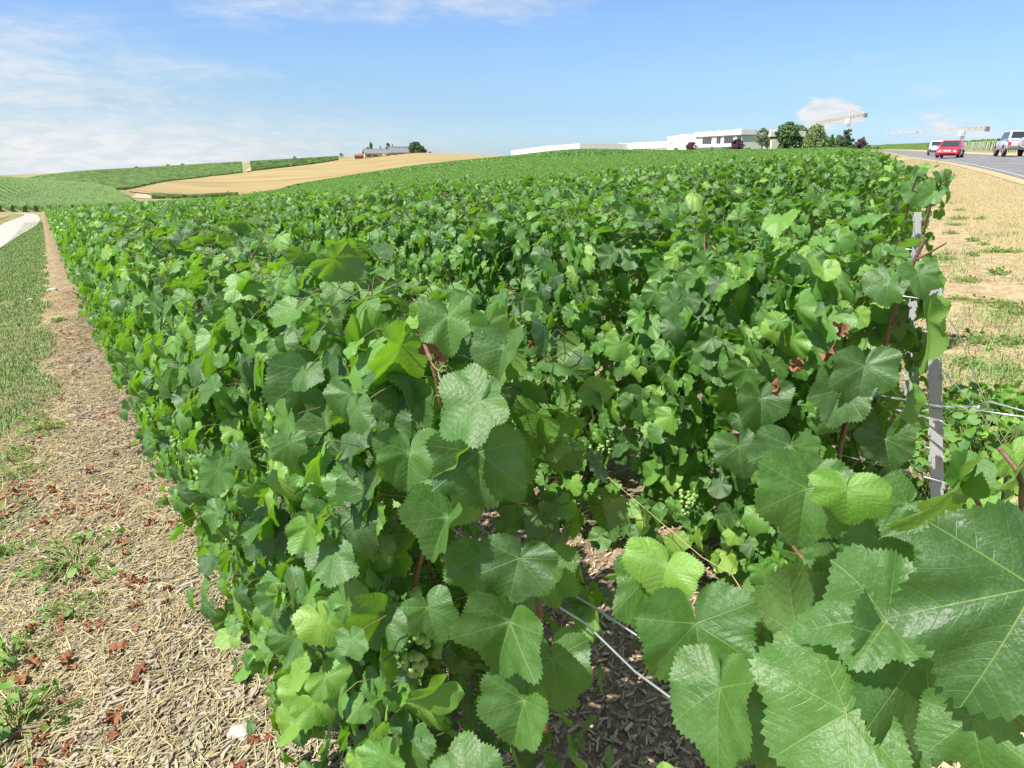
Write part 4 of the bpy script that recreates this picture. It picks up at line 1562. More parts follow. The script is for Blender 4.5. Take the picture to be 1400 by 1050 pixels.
# second row
wire('trellis_wire', pxd([(700, 460, 2.02), (1000, 512, 2.02), (1205, 541, 2.0), (1287, 556, 1.99), (1340, 556, 1.99)]), 0.0017, 'upper twisted wire tied round the pale end post', twist=9)
wire('trellis_wire', pxd([(1205, 541, 2.05), (1287, 560, 2.05), (1345, 562, 2.05), (1420, 573, 2.05)]), 0.002, 'bright wire running past the pale end post to the right edge')
wire('trellis_wire', pxd([(1225, 560, 2.0), (1287, 576, 1.99), (1292, 580, 2.0)]), 0.0017, 'short lower wire tied to the pale end post', twist=9)
wire('trellis_wire', pxd([(1335, 554, 2.0), (1352, 549, 2.0), (1400, 562, 2.0), (1430, 566, 2.0)]), 0.0026, 'thick bent hook wire right of the pale end post')
gA = row_xy(1.9, -0.35)
wire('guy_wire', [at(1290, 425, 1.92), at(1310, 455, 1.92), at(1345, 545, 1.96), at(1400, 655, 2.0), at(1440, 745, 2.05)], 0.0014, 'thin guy wire slanting down from the pale end post')
wire('guy_wire', [at(1283, 500, 1.92), at(1335, 558, 1.95), at(1400, 652, 1.98), at(1440, 730, 2.0)], 0.0014, 'second guy wire meeting the first one low at the right edge')
wire('trellis_wire', pxd([(900, 585, 1.9), (1150, 622, 1.9), (1240, 645, 1.88), (1300, 662, 1.88)]), 0.0017, 'low silver wire under the big leaves of the second row')
wire('trellis_wire', pxd([(1100, 610, 2.0), (1150, 640, 2.0), (1230, 668, 2.0)]), 0.0015, 'lowest wire under the leaves of the second row')
wire('trellis_wire', pxd([(1060, 365, 2.03), (1110, 391, 2.02), (1185, 398, 2.0), (1287, 412, 2.0)]), 0.0017, 'top wire at the leaf tips of the second row')
wire('trellis_wire', pxd([(1180, 318, 3.5), (1235, 340, 3.5), (1255, 342, 3.5)]), 0.002, 'wire tied to the half hidden third end post')

# ------------------------------------------------------------------ buildings
WHITE = flat('white_render', (0.74, 0.72, 0.66), 0.8, var=0.06, vscale=0.6)
CREAM = flat('cream_render', (0.70, 0.67, 0.56), 0.85, var=0.08, vscale=0.5)
GREYCLAD_SHADE = flat('grey_cladding_and_shade', (0.40, 0.43, 0.46), 0.6, var=0.1, vscale=0.5)
ROOFG = flat('grey_roof', (0.42, 0.44, 0.47), 0.6, var=0.12, vscale=0.4)
DARKGLASS = flat('dark_glazing', (0.05, 0.045, 0.045), 0.25, var=0.2, vscale=0.6)
TAN = flat('tan_wall', (0.50, 0.45, 0.34), 0.85, var=0.08, vscale=0.6)
SLATE = flat('slate_roof', (0.19, 0.19, 0.20), 0.7, var=0.15, vscale=0.5)
BLUE = flat('blue_awning', (0.03, 0.14, 0.50), 0.6)
BROWN = flat('brown_timber', (0.20, 0.09, 0.06), 0.8, var=0.2, vscale=1)
LETTER = flat('pale_lettering', (0.56, 0.53, 0.46), 0.7)


def V3(px, py, Y):
    return at(px, py, Y)


def flat_xy(v):
    return Vector((v.x, v.y, 0))


class Facade:
    """vertical wall frame: u along the wall, z up, n outwards"""
    def __init__(s, p0, p1):
        s.p0, s.p1 = flat_xy(p0), flat_xy(p1)
        s.L = (s.p1 - s.p0).length
        s.u = (s.p1 - s.p0) / s.L
        s.n = Vector((s.u.y, -s.u.x, 0))
        if s.n.dot(-s.p0) < 0:
            s.n = -s.n

    def pt(s, u, z, n=0.0):
        q = s.p0 + s.u * u + s.n * n
        return Vector((q.x, q.y, z))

    def slab(s, mb, u0, u1, z0, z1, n0, n1, mi=0, z0b=None, z1b=None):
        z0b = z0 if z0b is None else z0b
        z1b = z1 if z1b is None else z1b
        a = [s.pt(u0, z0, n0), s.pt(u1, z0b, n0), s.pt(u1, z1b, n0), s.pt(u0, z1, n0)]
        return mb.prism(a, s.n * (n1 - n0), mi)


def facade_z(py, px, Y):
    return at(px, py, Y).z


# main winery block
win = empty('winery', (0, 0, 0))
P0, P1 = at(952, 181, 342), at(1015, 177.3, 306)
ctr = (P0 + P1) / 2
fa = Facade(P0, P1)
ztop = (P0.z + P1.z) / 2
zb = gz(ctr.x, ctr.y) - 3
L = fa.L
win.location = (ctr.x, ctr.y, gz(ctr.x, ctr.y))


def bld(root, mb, name, m_, **k):
    o_ = mb.build(name, m_, None, **k)
    o_.parent = root
    o_.matrix_parent_inverse = root.matrix_basis.inverted()
    return o_


mb = MB()
fa.slab(mb, 0, L, zb, ztop - 2.2, -16, 0)
bld(win, mb, 'wall', WHITE)
mb = MB()
fa.slab(mb, -0.3, L + 0.6, ztop - 1.9, ztop, -16.4, 0.7)
bld(win, mb, 'roof_fascia', WHITE)
mb = MB()
fa.slab(mb, 0.0, L, ztop - 2.2, ztop - 1.9, -16, 0.1)
bld(win, mb, 'roof_underside', GREYCLAD_SHADE)


def win_u(px):
    # where the view line through px meets the facade
    a = ray(px, 190)[0]
    # p0 + u*t : x = a*y
    return (a * fa.p0.y - fa.p0.x) / (fa.u.x - a * fa.u.y)


for x0, x1 in ((961, 973.2), (980, 985.6), (990.3, 1002.6), (1008, 1013.5)):
    u0, u1 = win_u(x0), win_u(x1)
    mb = MB()
    fa.slab(mb, u0, u1, ztop - 5.0, ztop - 2.45, 0.003, 0.10)
    w_ = bld(win, mb, 'window', DARKGLASS)
    mb = MB()
    n_ = max(2, int((u1 - u0) / 1.6))
    for i in range(n_ + 1):
        uu = u0 + (u1 - u0) * i / n_
        fa.slab(mb, uu - 0.06, uu + 0.06, ztop - 5.0, ztop - 2.45, 0.102, 0.15)
    fr = mb.build('window_frame', GREYCLAD_SHADE, None)
    fr.parent = w_
mb = MB()
fa.slab(mb, -0.2, L + 0.2, ztop - 6.4, ztop - 5.6, 0.003, 1.4)
bld(win, mb, 'canopy', WHITE)
for x0, x1, m_, nm, z0, z1 in ((955, 970, WHITE, 'loading_door', -9.6, -7.2), (972.5, 976.5, GREYCLAD_SHADE, 'door', -9.6, -7.4), (978, 985, BLUE, 'blue_panel', -8.6, -7.4),
                               (988, 993, GREYCLAD_SHADE, 'door', -9.6, -7.4)):
    mb = MB()
    fa.slab(mb, win_u(x0), win_u(x1), ztop + z0, ztop + z1, 0.003, 0.14)
    bld(win, mb, nm, m_)
# stair flank on the right end
e0 = fa.pt(L, 0, 0)
mb = MB()
q0, q1 = at(1017, 205, 305), at(1040, 186, 312)
base_z = gz(q0.x, q0.y) - 1
f2 = Facade(q0, q1)
f2.slab(mb, 0, f2.L, base_z, base_z + 2.0, -2.2, 0, 0, None, ztop - 4.2)
bld(win, mb, 'stair_flank', WHITE)
mb = MB()
r0, r1 = at(1017, 178, 328), at(1057, 178.5, 303)
f3 = Facade(r0, r1)
f3.slab(mb, 0.8, f3.L, base_z, ztop - 3.6, -14, 0)
bld(win, mb, 'rear_wall', CREAM)
mb = MB()
f3.slab(mb, 0.8, f3.L * .45, ztop - 2.5, ztop - .3, -14, 0.8)
f3.slab(mb, f3.L * .62, f3.L, ztop - 2.7, ztop - .6, -14, 0.8)
bld(win, mb, 'roof_fascia', WHITE)
mb = MB()
f3.slab(mb, 1.0, f3.L, ztop - 3.6, ztop - 2.72, -13, 0.1)
bld(win, mb, 'window_band', DARKGLASS)
for (uf, nn) in ((.2, -6), (.45, -9), (.7, -5)):
    mb = MB()
    fa.slab(mb, L * uf, L * uf + 2.2, ztop - .05, ztop + .9, nn - 2, nn)
    bld(win, mb, 'rooftop_unit', GREYCLAD_SHADE)
mb = MB()
for i in range(1, 9):
    fa.slab(mb, L * i / 9 - .05, L * i / 9 + .05, ztop - 1.9, ztop - .02, 0.702, 0.73)
bld(win, mb, 'fascia_joints', CREAM)
tag(win, 'white two storey winery block with dark windows under a flat roof band', 'building')

# stepped blocks left of it
wing = empty('winery_wing')
A0, A1, A2 = at(912.5, 187, 364), at(929, 184.6, 350), at(952, 182.2, 343)
wing.location = (A1.x, A1.y, gz(A1.x, A1.y))
for p, q, nm, m_ in ((A0, A1, 'lower_wall', CREAM), (A1, A2, 'upper_wall', WHITE)):
    f_ = Facade(p, q)
    mb = MB()
    f_.slab(mb, 0, f_.L - 0.01, zb, (p.z + q.z) / 2, -14, -0.4 if nm == 'upper_wall' else 0)
    bld(wing, mb, nm, m_)
f_ = Facade(A0, A1)
for u0, u1 in ((.22, .50), (.80, .88)):
    mb = MB()
    f_.slab(mb, f_.L * u0, f_.L * u1, A0.z - 3.4, A0.z - 2.0, 0.003, 0.1)
    bld(wing, mb, 'window', GREYCLAD_SHADE)
tag(wing, 'stepped cream wing with one small window between low hall and winery', 'building')

# long low hall
hall = empty('long_hall')
H0, H1 = at(867, 195.6, 402), at(912.5, 192.6, 366)
hall.location = (H0.x, H0.y, gz(H0.x, H0.y))
f_ = Facade(H0, H1)
zt = (H0.z + H1.z) / 2
mb = MB()
f_.slab(mb, 0, f_.L, zt - 9, zt - 3.0, -20, 0)
f_.slab(mb, 0, f_.L, zt - 2.996, zt, -20, 0.5)
bld(hall, mb, 'wall', CREAM)
mb = MB()
for i in range(7):
    f_.slab(mb, f_.L * (.12 + .12 * i), f_.L * (.12 + .12 * i) + 2.6, zt - 4.6, zt - 3.3, 0.003, 0.08)
bld(hall, mb, 'window_band', GREYCLAD_SHADE)
mb = MB()
f_.slab(mb, f_.L * .45, f_.L * .97, zt - 7.6, zt - 5.4, 0.9, 4.5, 0, None, zt - 4.8)
bld(hall, mb, 'white_tent_roof', WHITE)
tag(hall, 'long low cream hall with pale band joined to the winery wing', 'building')

low = empty('low_shed')
S0, S1 = at(812, 199.5, 440), at(867, 196.6, 415)
low.location = (S0.x, S0.y, gz(S0.x, S0.y))
f_ = Facade(S0, S1)
mb = MB()
f_.slab(mb, 0, f_.L * .62, S0.z - 8, S0.z - 0.4, -12, 0)
f_.slab(mb, f_.L * .62, f_.L, S0.z - 8, S1.z + 0.3, -12, 0.3)
bld(low, mb, 'wall', CREAM)
mb = MB()
for i in range(9):
    f_.slab(mb, f_.L * (.05 + .1 * i), f_.L * (.05 + .1 * i) + 1.2, S0.z - 3.6, S0.z - 1.4, 0.31, 0.4)
bld(low, mb, 'pilasters', GREYCLAD_SHADE)
tag(low, 'very low cream shed between the white warehouse and the hall', 'building')

# white warehouse with pale script on its side
wh = empty('warehouse')
K0, K1, K2 = at(699, 206, 500), at(742, 200.2, 455), at(793, 196.2, 408)
K3 = at(832, 199.6, 470)
wh.location = (K1.x, K1.y, gz(K1.x, K1.y))
PANEL, t = mat('white_panel_cladding')
geo = t.new('ShaderNodeNewGeometry')
q_ = t.vm('DOT_PRODUCT', geo.outputs['Position'], (0.6, -0.8, 0))
jl = t.step(t.m('ABSOLUTE', t.m('SUBTRACT', t.m('FRACT', t.m('MULTIPLY', q_, 0.25)), 0.5)), 0.03, 0.0)
t.put(t.p.inputs['Base Color'], t.mix(t.m('MULTIPLY', jl, 0.4), (0.74, 0.73, 0.70), (0.5, 0.5, 0.48)))
t.p.inputs['Roughness'].default_value = 0.6
f_ = Facade(K0, K1)
mb = MB()
zbase = min(gz(K0.x, K0.y), gz(K2.x, K2.y)) - 2
f_.slab(mb, 0, f_.L, zbase, K0.z, -45, 0, 0, None, K1.z)
bld(wh, mb, 'wall', PANEL)
fb = Facade(K1, K2)
mb = MB()
fb.slab(mb, 0.004, fb.L, zbase, K1.z + 0.1, -40, -0.2, 0, None, K2.z)
bld(wh, mb, 'wall', PANEL)
fc = Facade(K2, K3)
mb = MB()
fc.slab(mb, 0.05, fc.L, zbase, K2.z - 0.05, 0.004, 0.2, 0, None, K3.z)
bld(wh, mb, 'end_wall', GREYCLAD_SHADE)  # white wall turned from the sun, its shade painted in as grey
mb = MB()
for i in range(12):
    f_.slab(mb, f_.L * (.2 + .06 * i), f_.L * (.2 + .06 * i) + .5, zbase, K0.z - 2.6, 0.003, 0.1)
bld(wh, mb, 'dock_posts', GREYCLAD_SHADE)
cu = bpy.data.curves.new('lettering', 'FONT')
cu.body = 'Nicolas Feuillatte'
cu.size = 4.6
cu.shear = 0.35
cu.extrude = 0.05
to = bpy.data.objects.new('lettering', cu)
COL.objects.link(to)
bpy.context.view_layer.update()
lm = bpy.data.meshes.new_from_object(to.evaluated_get(bpy.context.evaluated_depsgraph_get()))
bpy.data.objects.remove(to)
lm.materials.clear()
lm.materials.append(LETTER)
lv = np.array([v.co[:] for v in lm.vertices])
wd = lv[:, 0].max()
tgt = fb.L * .66
for v in lm.vertices:
    q_ = fb.pt(fb.L * .05 + v.co.x * tgt / wd, K1.z - 3.9 + v.co.y * 0.7 + v.co.x * tgt / wd * (K2.z - K1.z) / fb.L, -0.14 + v.co.z)
    v.co = q_
lo = link('lettering', lm)
lo.parent = wh
lo.matrix_parent_inverse = wh.matrix_basis.inverted()
tag(wh, 'long white warehouse on the crest with faint script lettering', 'building')

# hilltop farm
farm = empty('farmhouse')
fY = 592
F0, F1, F2, F3 = at(499, 213, fY), at(520, 213, fY + 4), at(532, 212, fY + 8), at(568, 210, fY + 14)
farm.location = (F1.x, F1.y, gz(F1.x, F1.y))
f_ = Facade(F0, F3)
mb = MB()
zf = at(505, 216.5, fY).z
f_.slab(mb, 0, 12.5, zf - 2, zf + 3.6, -9, 0)
bld(farm, mb, 'wall', TAN)
for u0 in (1.5, 6.3):
    mb = MB()
    f_.slab(mb, u0, u0 + 3.4, zf + 1.5, zf + 2.5, 0.003, 0.08)
    bld(farm, mb, 'window', DARKGLASS)
mb = MB()
f_.slab(mb, 19.5, 41, zf - 1, zf + 4.2, -9, 0.3)
bld(farm, mb, 'barn_wall', TAN)


def pitched(mb, u0, u1, ze, zr, n0, n1, za=0.0):
    a = [f_.pt(u0, ze, n1), f_.pt(u0, zr, (n0 + n1) / 2), f_.pt(u0, ze, n0), f_.pt(u0, ze - .25, n0), f_.pt(u0, zr - .25, (n0 + n1) / 2), f_.pt(u0, ze - .25, n1)]
    mb.prism(a, f_.u * (u1 - u0))


mb = MB()
pitched(mb, -0.6, 19.3, zf + 3.7, zf + 7.0, -9.5, 0.8)
bld(farm, mb, 'roof', SLATE)
mb = MB()
pitched(mb, 18.9, 42.5, zf + 4.3, zf + 8.6, -9.5, 1.6)
bld(farm, mb, 'barn_roof', SLATE)
mb = MB()
f_.slab(mb, -0.8, 19.2, zf + 6.7, zf + 7.25, -5.0, -3.8)
f_.slab(mb, 18.8, 42.7, zf + 8.3, zf + 8.9, -4.6, -3.3)
bld(farm, mb, 'ridge', ROOFG)
mb = MB()
for u0 in (13.2, 16, 18.8):
    f_.slab(mb, u0, u0 + .25, zf - 1, zf + 3.8, -0.3, 0)
bld(farm, mb, 'open_shed_posts', BROWN)
tag(farm, 'long stone farmhouse and barn with grey roofs on the wheat hill', 'building')
hut = empty('garden_shed')
hp = at(491, 214.5, fY - 2)
hut.location = (hp.x, hp.y, gz(hp.x, hp.y))
mb = MB()
mb.box((-3, -2, -1), (3, 2, 2.4))
mb.build('wall', BROWN, hut)
mb = MB()
mb.prism([(-3.4, -2.5, 2.4), (-3.4, 0, 4.0), (-3.4, 2.5, 2.4)], (6.8, 0, 0))
mb.build('roof', BROWN, hut)
tag(hut, 'small red brown shed at the left end of the farmhouse', 'shed')

# ------------------------------------------------------------------ trees
def tree_mat(name, lo_, hi_):
    m_, t = mat(name)
    geo = t.new('ShaderNodeNewGeometry')
    ta = t.new('ShaderNodeAttribute')
    ta.attribute_name = 'tint'
    nz = t.noise(geo.outputs['Position'], 0.8, 3)
    f = t.m('ADD', t.m('MULTIPLY', ta.outputs['Fac'], 0.7), t.m('MULTIPLY', nz, 0.3), clamp=True)
    t.put(t.p.inputs['Base Color'], t.mix(f, tuple(c * 2.1 for c in lo_), tuple(c * 2.2 for c in hi_)))
    t.p.inputs['Roughness'].default_value = 0.65
    tr = t.new('ShaderNodeBsdfTranslucent')
    t.put(tr.inputs[0], tuple(min(1, c * 1.9) for c in hi_))
    mx = t.new('ShaderNodeMixShader')
    mx.inputs[0].default_value = 0.22
    t.l.new(t.p.outputs[0], mx.inputs[1])
    t.l.new(tr.outputs[0], mx.inputs[2])
    t.l.new(mx.outputs[0], t.o.inputs[0])
    return m_


TM = {'grey': tree_mat('grey_green_crown', (0.05, 0.075, 0.035), (0.13, 0.17, 0.085)),
      'pine': tree_mat('pine_crown', (0.03, 0.06, 0.022), (0.09, 0.14, 0.055)),
      'willow': tree_mat('willow_crown', (0.06, 0.095, 0.03), (0.16, 0.21, 0.075)),
      'dark': tree_mat('dark_crown', (0.02, 0.045, 0.018), (0.06, 0.10, 0.04)),
      'cone': tree_mat('cone_crown', (0.02, 0.055, 0.018), (0.06, 0.13, 0.04)),
      'purple': tree_mat('purple_crown', (0.03, 0.014, 0.018), (0.10, 0.045, 0.055)),
      'poplar': tree_mat('poplar_crown', (0.035, 0.065, 0.02), (0.10, 0.15, 0.05)),
      'bush': tree_mat('bush_crown', (0.04, 0.075, 0.02), (0.12, 0.18, 0.055))}
TBARK = flat('tree_bark', (0.14, 0.11, 0.085), 0.9, var=0.3, vscale=3)


def tree(name, label, px, py_top, wpx, Y, kind, shape='round', py_base=None, trunk_fr=0.22, n=1500, seed=0, group=None, cat='tree'):
    rg = np.random.default_rng(500 + seed)
    a = ray(px, 205)[0]
    x, y = a * Y, Y
    z0 = gz(x, y)
    H = at(px, py_top, Y).z - z0
    W_ = wpx / 1000 * Y / 2 * (1.12 if Y < 400 else 1.35)
    n = int(n * 2.6)
    root = empty(name, (x, y, z0))
    # crown clumps
    z_lo = H * trunk_fr
    nc = 64
    C, Rd = [], []
    for i in range(nc):
        h = rg.uniform(0, 1)
        if shape == 'cone':
            w = (1 - h) * 0.9 + 0.05
        elif shape == 'poplar':
            w = math.sin(math.pi * min(1, h * .8 + .16)) * 0.9 + 0.08
        elif shape == 'bush':
            w = math.sqrt(max(0, 1 - h * h))
        elif shape == 'willow':
            w = math.sqrt(max(0.02, 1 - (h * .98) ** 2.6))
        else:
            w = math.sqrt(max(0.03, 1 - (2 * h * .9 - 0.8) ** 2))
        an, q = rg.uniform(0, 6.283), math.sqrt(rg.uniform(0.1, 1)) * 0.8
        C.append((math.cos(an) * q * w * W_, math.sin(an) * q * w * W_, z_lo + (H - z_lo) * h * 0.93))
        Rd.append(W_ * rg.uniform(0.16, 0.40) * (0.6 + 0.4 * w))
    C, Rd = np.array(C), np.array(Rd)
    k = rg.integers(0, nc, n)
    dirs = unit(rg.normal(0, 1, (n, 3)))
    rad = Rd[k] * rg.uniform(0.45, 1.05, n)
    B = C[k] + dirs * rad[:, None] * np.array([1, 1, 0.8 if shape != 'willow' else 1.3])
    B[:, 2] = np.clip(B[:, 2], H * 0.03, H * 1.0)
    S = rg.uniform(0.5, 1.2, n) * max(W_, H * .25) * 0.085
    N = dirs + rg.normal(0, 0.6, (n, 3)) + np.array([0, 0, 0.4])
    T = rg.normal(0, 1, (n, 3)) + (np.array([0, 0, -2.0]) if shape == 'willow' else 0)
    ti = np.clip(rg.normal(0.5, 0.22, nc)[k] + rg.normal(0, 0.14, n), 0, 1)
    V, tr, qd, uv, tn = leaves(B, T, N, S, ti, 3, rg)
    link('crown', np_mesh('crown', V, [qd], [TM[kind]], uv, tn, smooth=False), root)
    mb = MB()
    tw = max(0.05, H * 0.018)
    mb.tube([(0, 0, -.3), (0.02 * H, 0, H * .3), (0, 0.01 * H, H * .75)], [tw * 1.5, tw, tw * .4], 8)
    for i in range(5):
        an = i * 1.3 + rg.uniform(0, .5)
        zz = H * rg.uniform(.25, .5)
        mb.tube([(0, 0, zz), (math.cos(an) * W_ * .5, math.sin(an) * W_ * .5, zz + H * .22)], [tw * .6, tw * .2], 6)
    mb.build('trunk', TBARK, root, True)
    return tag(root, label, cat, group)


tree('tree', 'thin grey green tree in front of the winery stair', 1041, 174.5, 20, 298, 'grey', seed=1, trunk_fr=.3, n=1000)
tree('pine_tree', 'tallest dark green pine right of the winery', 1075, 167, 33, 303, 'pine', seed=2, trunk_fr=.12, n=2200)
tree('tree', 'grey green rounded tree touching the tall pine on its right', 1092, 170.5, 22, 310, 'grey', seed=3, trunk_fr=.12)
tree('willow_tree', 'light green weeping willow with domed crown', 1112, 170, 27, 300, 'willow', 'willow', seed=4, trunk_fr=.05, n=2400)
tree('tree', 'low olive tree between willow and small green cone', 1127, 185, 16, 312, 'willow', seed=5, trunk_fr=.1)
tree('conifer', 'small dark green cone shaped conifer right of the willow', 1136, 183, 13, 303, 'cone', 'cone', seed=6, trunk_fr=.02)
tree('tree', 'pale grey tree half hidden behind the dark cedar', 1145, 184, 14, 322, 'grey', seed=7)
tree('cedar_tree', 'dark ragged cedar in front of the crane mast', 1156, 176, 19, 308, 'dark', seed=8, trunk_fr=.1, n=1500)
tree('purple_tree', 'round dark purple tree at the road end of the tree line', 1175, 190, 16, 306, 'purple', 'round', seed=9, trunk_fr=.1)
tree('tree', 'small grey green tree top poking over the round purple tree', 1178, 186, 7, 325, 'grey', seed=10)
tree('purple_tree', 'purple leaved tree before the left half of the winery', 945, 194.5, 15, 330, 'purple', 'round', seed=11, trunk_fr=.15)
tree('purple_tree', 'large purple leaved tree before the right corner of the winery', 1007, 190, 18, 300, 'purple', 'round', seed=12, trunk_fr=.15)
tree('tree', 'slender grey green tree right beside the thin tree at the winery stair', 1052, 178, 16, 306, 'grey', seed=64, trunk_fr=.1)
tree('tree', 'grey green tree filling the gap between pine and willow', 1101, 178, 18, 316, 'grey', seed=60, trunk_fr=.05)
tree('tree', 'olive tree behind the low olive tree and the cone conifer', 1131, 187, 18, 320, 'willow', seed=61, trunk_fr=.05)
tree('tree', 'dark green tree behind the left side of the tall pine', 1062, 180, 18, 318, 'pine', seed=62, trunk_fr=.05)
tree('bush', 'dark bush between the cedar and the round purple tree', 1166, 197, 12, 304, 'dark', 'bush', seed=63, trunk_fr=.02, n=500, cat='bush')
tree('bush', 'dark clipped bush beside the cream wing', 924, 202, 8, 344, 'dark', 'bush', seed=13, trunk_fr=.02, n=600, cat='bush')
tree('bush', 'green bush left of the blue winery panel', 973, 200, 7, 318, 'bush', 'bush', seed=14, trunk_fr=.02, n=500, cat='bush')
tree('bush', 'green bush right of the blue winery panel', 991, 201, 8, 312, 'bush', 'bush', seed=15, trunk_fr=.02, n=500, cat='bush')
tree('bush', 'upright green bush left of the large purple tree', 997, 199.5, 5, 310, 'cone', 'bush', seed=16, trunk_fr=.02, n=400, cat='bush')
tree('bush', 'bright green bush at the foot of the tall pine', 1068, 198, 9, 297, 'bush', 'bush', seed=17, trunk_fr=.02, n=500, cat='bush')
tree('bush', 'low dark bush below the winery stair', 1022, 202, 13, 302, 'bush', 'bush', seed=18, trunk_fr=.02, n=500, cat='bush')
tree('bush', 'dark green bush right of the round purple tree', 1187, 198, 12, 296, 'bush', 'bush', seed=19, trunk_fr=.02, n=500, cat='bush')
tree('bush', 'olive bush where the road meets the skyline', 1199, 198.5, 10, 310, 'willow', 'bush', seed=20, trunk_fr=.02, n=500, cat='bush')
tree('conifer', 'tiny dark cone tree standing alone above the road end', 1213, 196, 6, 360, 'dark', 'cone', seed=21, trunk_fr=.05, n=500)
tree('poplar_tree', 'tallest poplar at the left end of the farmhouse', 507.5, 193.5, 6, 600, 'poplar', 'poplar', seed=22, trunk_fr=.04)
tree('tree', 'low round tree left of the tallest farm poplar', 503, 200, 6, 602, 'poplar', 'round', seed=23, trunk_fr=.04)
tree('poplar_tree', 'thin short poplar between the two big farm poplars', 520, 198.5, 3.2, 605, 'dark', 'poplar', seed=24, trunk_fr=.04, n=700)
tree('poplar_tree', 'broad leafy poplar behind the middle of the farmhouse', 530.5, 193.5, 7, 606, 'poplar', 'poplar', seed=25, trunk_fr=.04)
tree('poplar_tree', 'slim dark poplar just right of the broad one', 537, 196.5, 3, 606, 'dark', 'poplar', seed=26, trunk_fr=.04, n=700)
tree('tree', 'big dense tree at the right end of the barn', 569, 194, 16, 600, 'dark', 'round', seed=27, trunk_fr=.04, n=2200)
tree('tree', 'lower tree leaning against the big barn tree', 577, 201, 10, 597, 'dark', 'round', seed=28, trunk_fr=.04)
tree('bush', 'dark bush in the wheat right of the barn trees', 588, 207.5, 5, 600, 'purple', 'bush', seed=29, trunk_fr=.02, n=300, cat='bush')
for q, (px, lab) in enumerate([(541, 'dark bush under the left end of the barn roof'), (549, 'second dark bush along the barn front'), (560, 'pale bush near the right end of the barn front'),
                               (530, 'bush before the open farm shed'), (566, 'dark bush at the barn corner')]):
    tree('bush', lab, px, 210.5 - q * .3, 5, 588, 'dark' if q % 2 == 0 else 'bush', 'bush', seed=40 + q, trunk_fr=.02, n=300, cat='bush')
for q, (px, py, lab) in enumerate([(183, 227.5, 'leftmost small bush on the far ridge'), (227, 224.5, 'small bush on the ridge above the dark vineyard'),
                                   (247, 223.5, 'small bush on the ridge left of the bare track'), (402, 213, 'low bush on the hilltop vineyard'), (466, 209, 'bush at the hilltop vineyard edge by the farm')]):
    tree('bush', lab, px, py, 6, 690 if px < 400 else 640, 'bush', 'bush', seed=50 + q, trunk_fr=.02, n=260, cat='bush')

# ------------------------------------------------------------------ cranes
CRANE = flat('crane_orange', (0.62, 0.34, 0.12), 0.55, var=0.1)
CRANEY = flat('crane_yellow', (0.72, 0.42, 0.04), 0.5, var=0.1)
CRANEP = flat('crane_pale', (0.74, 0.60, 0.50), 0.6, var=0.1)
CONC = flat('concrete_weight', (0.2, 0.2, 0.2), 0.9)
CABW = flat('cab_white', (0.75, 0.75, 0.74), 0.5)


def lattice(mb, a, b, w, n, r):
    a, b = Vector(a), Vector(b)
    ax = (b - a).normalized()
    u = ax.cross(Vector((0, 0, 1)))
    u = Vector((1, 0, 0)) if u.length < 1e-3 else u.normalized()
    v = ax.cross(u).normalized()
    cor = [u * w + v * w, -u * w + v * w, -u * w - v * w, u * w - v * w]
    for c in cor:
        mb.tube([a + c, b + c], r, 5)
    for i in range(n):
        p, q = a.lerp(b, i / n), a.lerp(b, (i + 1) / n)
        for k in range(4):
            c0, c1 = cor[k], cor[(k + 1) % 4]
            mb.tube([p + c0, q + c1] if i % 2 else [p + c1, q + c0], r * .6, 4, cap=False)
            mb.tube([p + c0, p + c1], r * .6, 4, cap=False)


def crane(mast, jl, jr, peak, label, m_mast, m_jib, m_ctr):
    zg = gz(mast.x, mast.y)
    root = empty('tower_crane', (mast.x, mast.y, zg))
    o0 = Vector((mast.x, mast.y, zg))
    lc = lambda p: Vector(p) - o0
    top = lc(mast)
    mb = MB(); lattice(mb, (0, 0, -1), top, 0.5, 12, 0.065); mb.build('mast', m_mast, root)
    mb = MB(); lattice(mb, top + Vector((0, 0, .7)), lc(jl), 0.36, 20, 0.055); mb.build('jib', m_jib, root)
    mb = MB(); lattice(mb, top + Vector((0, 0, .7)), lc(jr), 0.4, 8, 0.075); mb.build('counter_jib', m_ctr, root)
    e = lc(jr)
    mb = MB(); mb.box(e + Vector((-.6, -0.6, -1.2)), e + Vector((.6, 0.6, 0.5))); mb.build('counterweight', CONC, root)
    mb = MB(); mb.box(top + Vector((-1.7, -1.0, -2.2)), top + Vector((-0.3, 0.9, -0.1))); mb.build('cab', CABW, root, bevel=.1)
    if peak:
        pk = lc(peak)
        mb = MB(); lattice(mb, top, pk, 0.3, 6, 0.07); mb.build('tower_peak', m_mast, root)
        mb = MB()
        mb.tube([pk, top.lerp(lc(jl), .6) + Vector((0, 0, .8))], 0.06, 5)
        mb.tube([pk, top.lerp(lc(jr), .9) + Vector((0, 0, .8))], 0.06, 5)
        mb.build('tie_cables', m_mast, root)
    tr_ = MB()
    c = top.lerp(lc(jl), .55)
    tr_.box(c + Vector((-.4, -.4, -.2)), c + Vector((.4, .4, .1)))
    tr_.tube([c + Vector((0, 0, -1)), c + Vector((0, 0, -2.2))], 0.03, 5)
    tr_.build('trolley', CONC, root)
    return tag(root, label, 'crane')


crane(at(1162.3, 162, 350), at(1115, 168, 410), at(1183.5, 156.5, 328), at(1163, 147, 350), 'pale orange tower crane with pointed top rising behind the trees', CRANEP, CRANE, CRANE)
crane(at(1318, 178, 300), at(1212, 183, 372), at(1350, 175, 284), None, 'flat topped crane with yellow counter jib above the road', CRANEP, CRANEP, CRANEY)

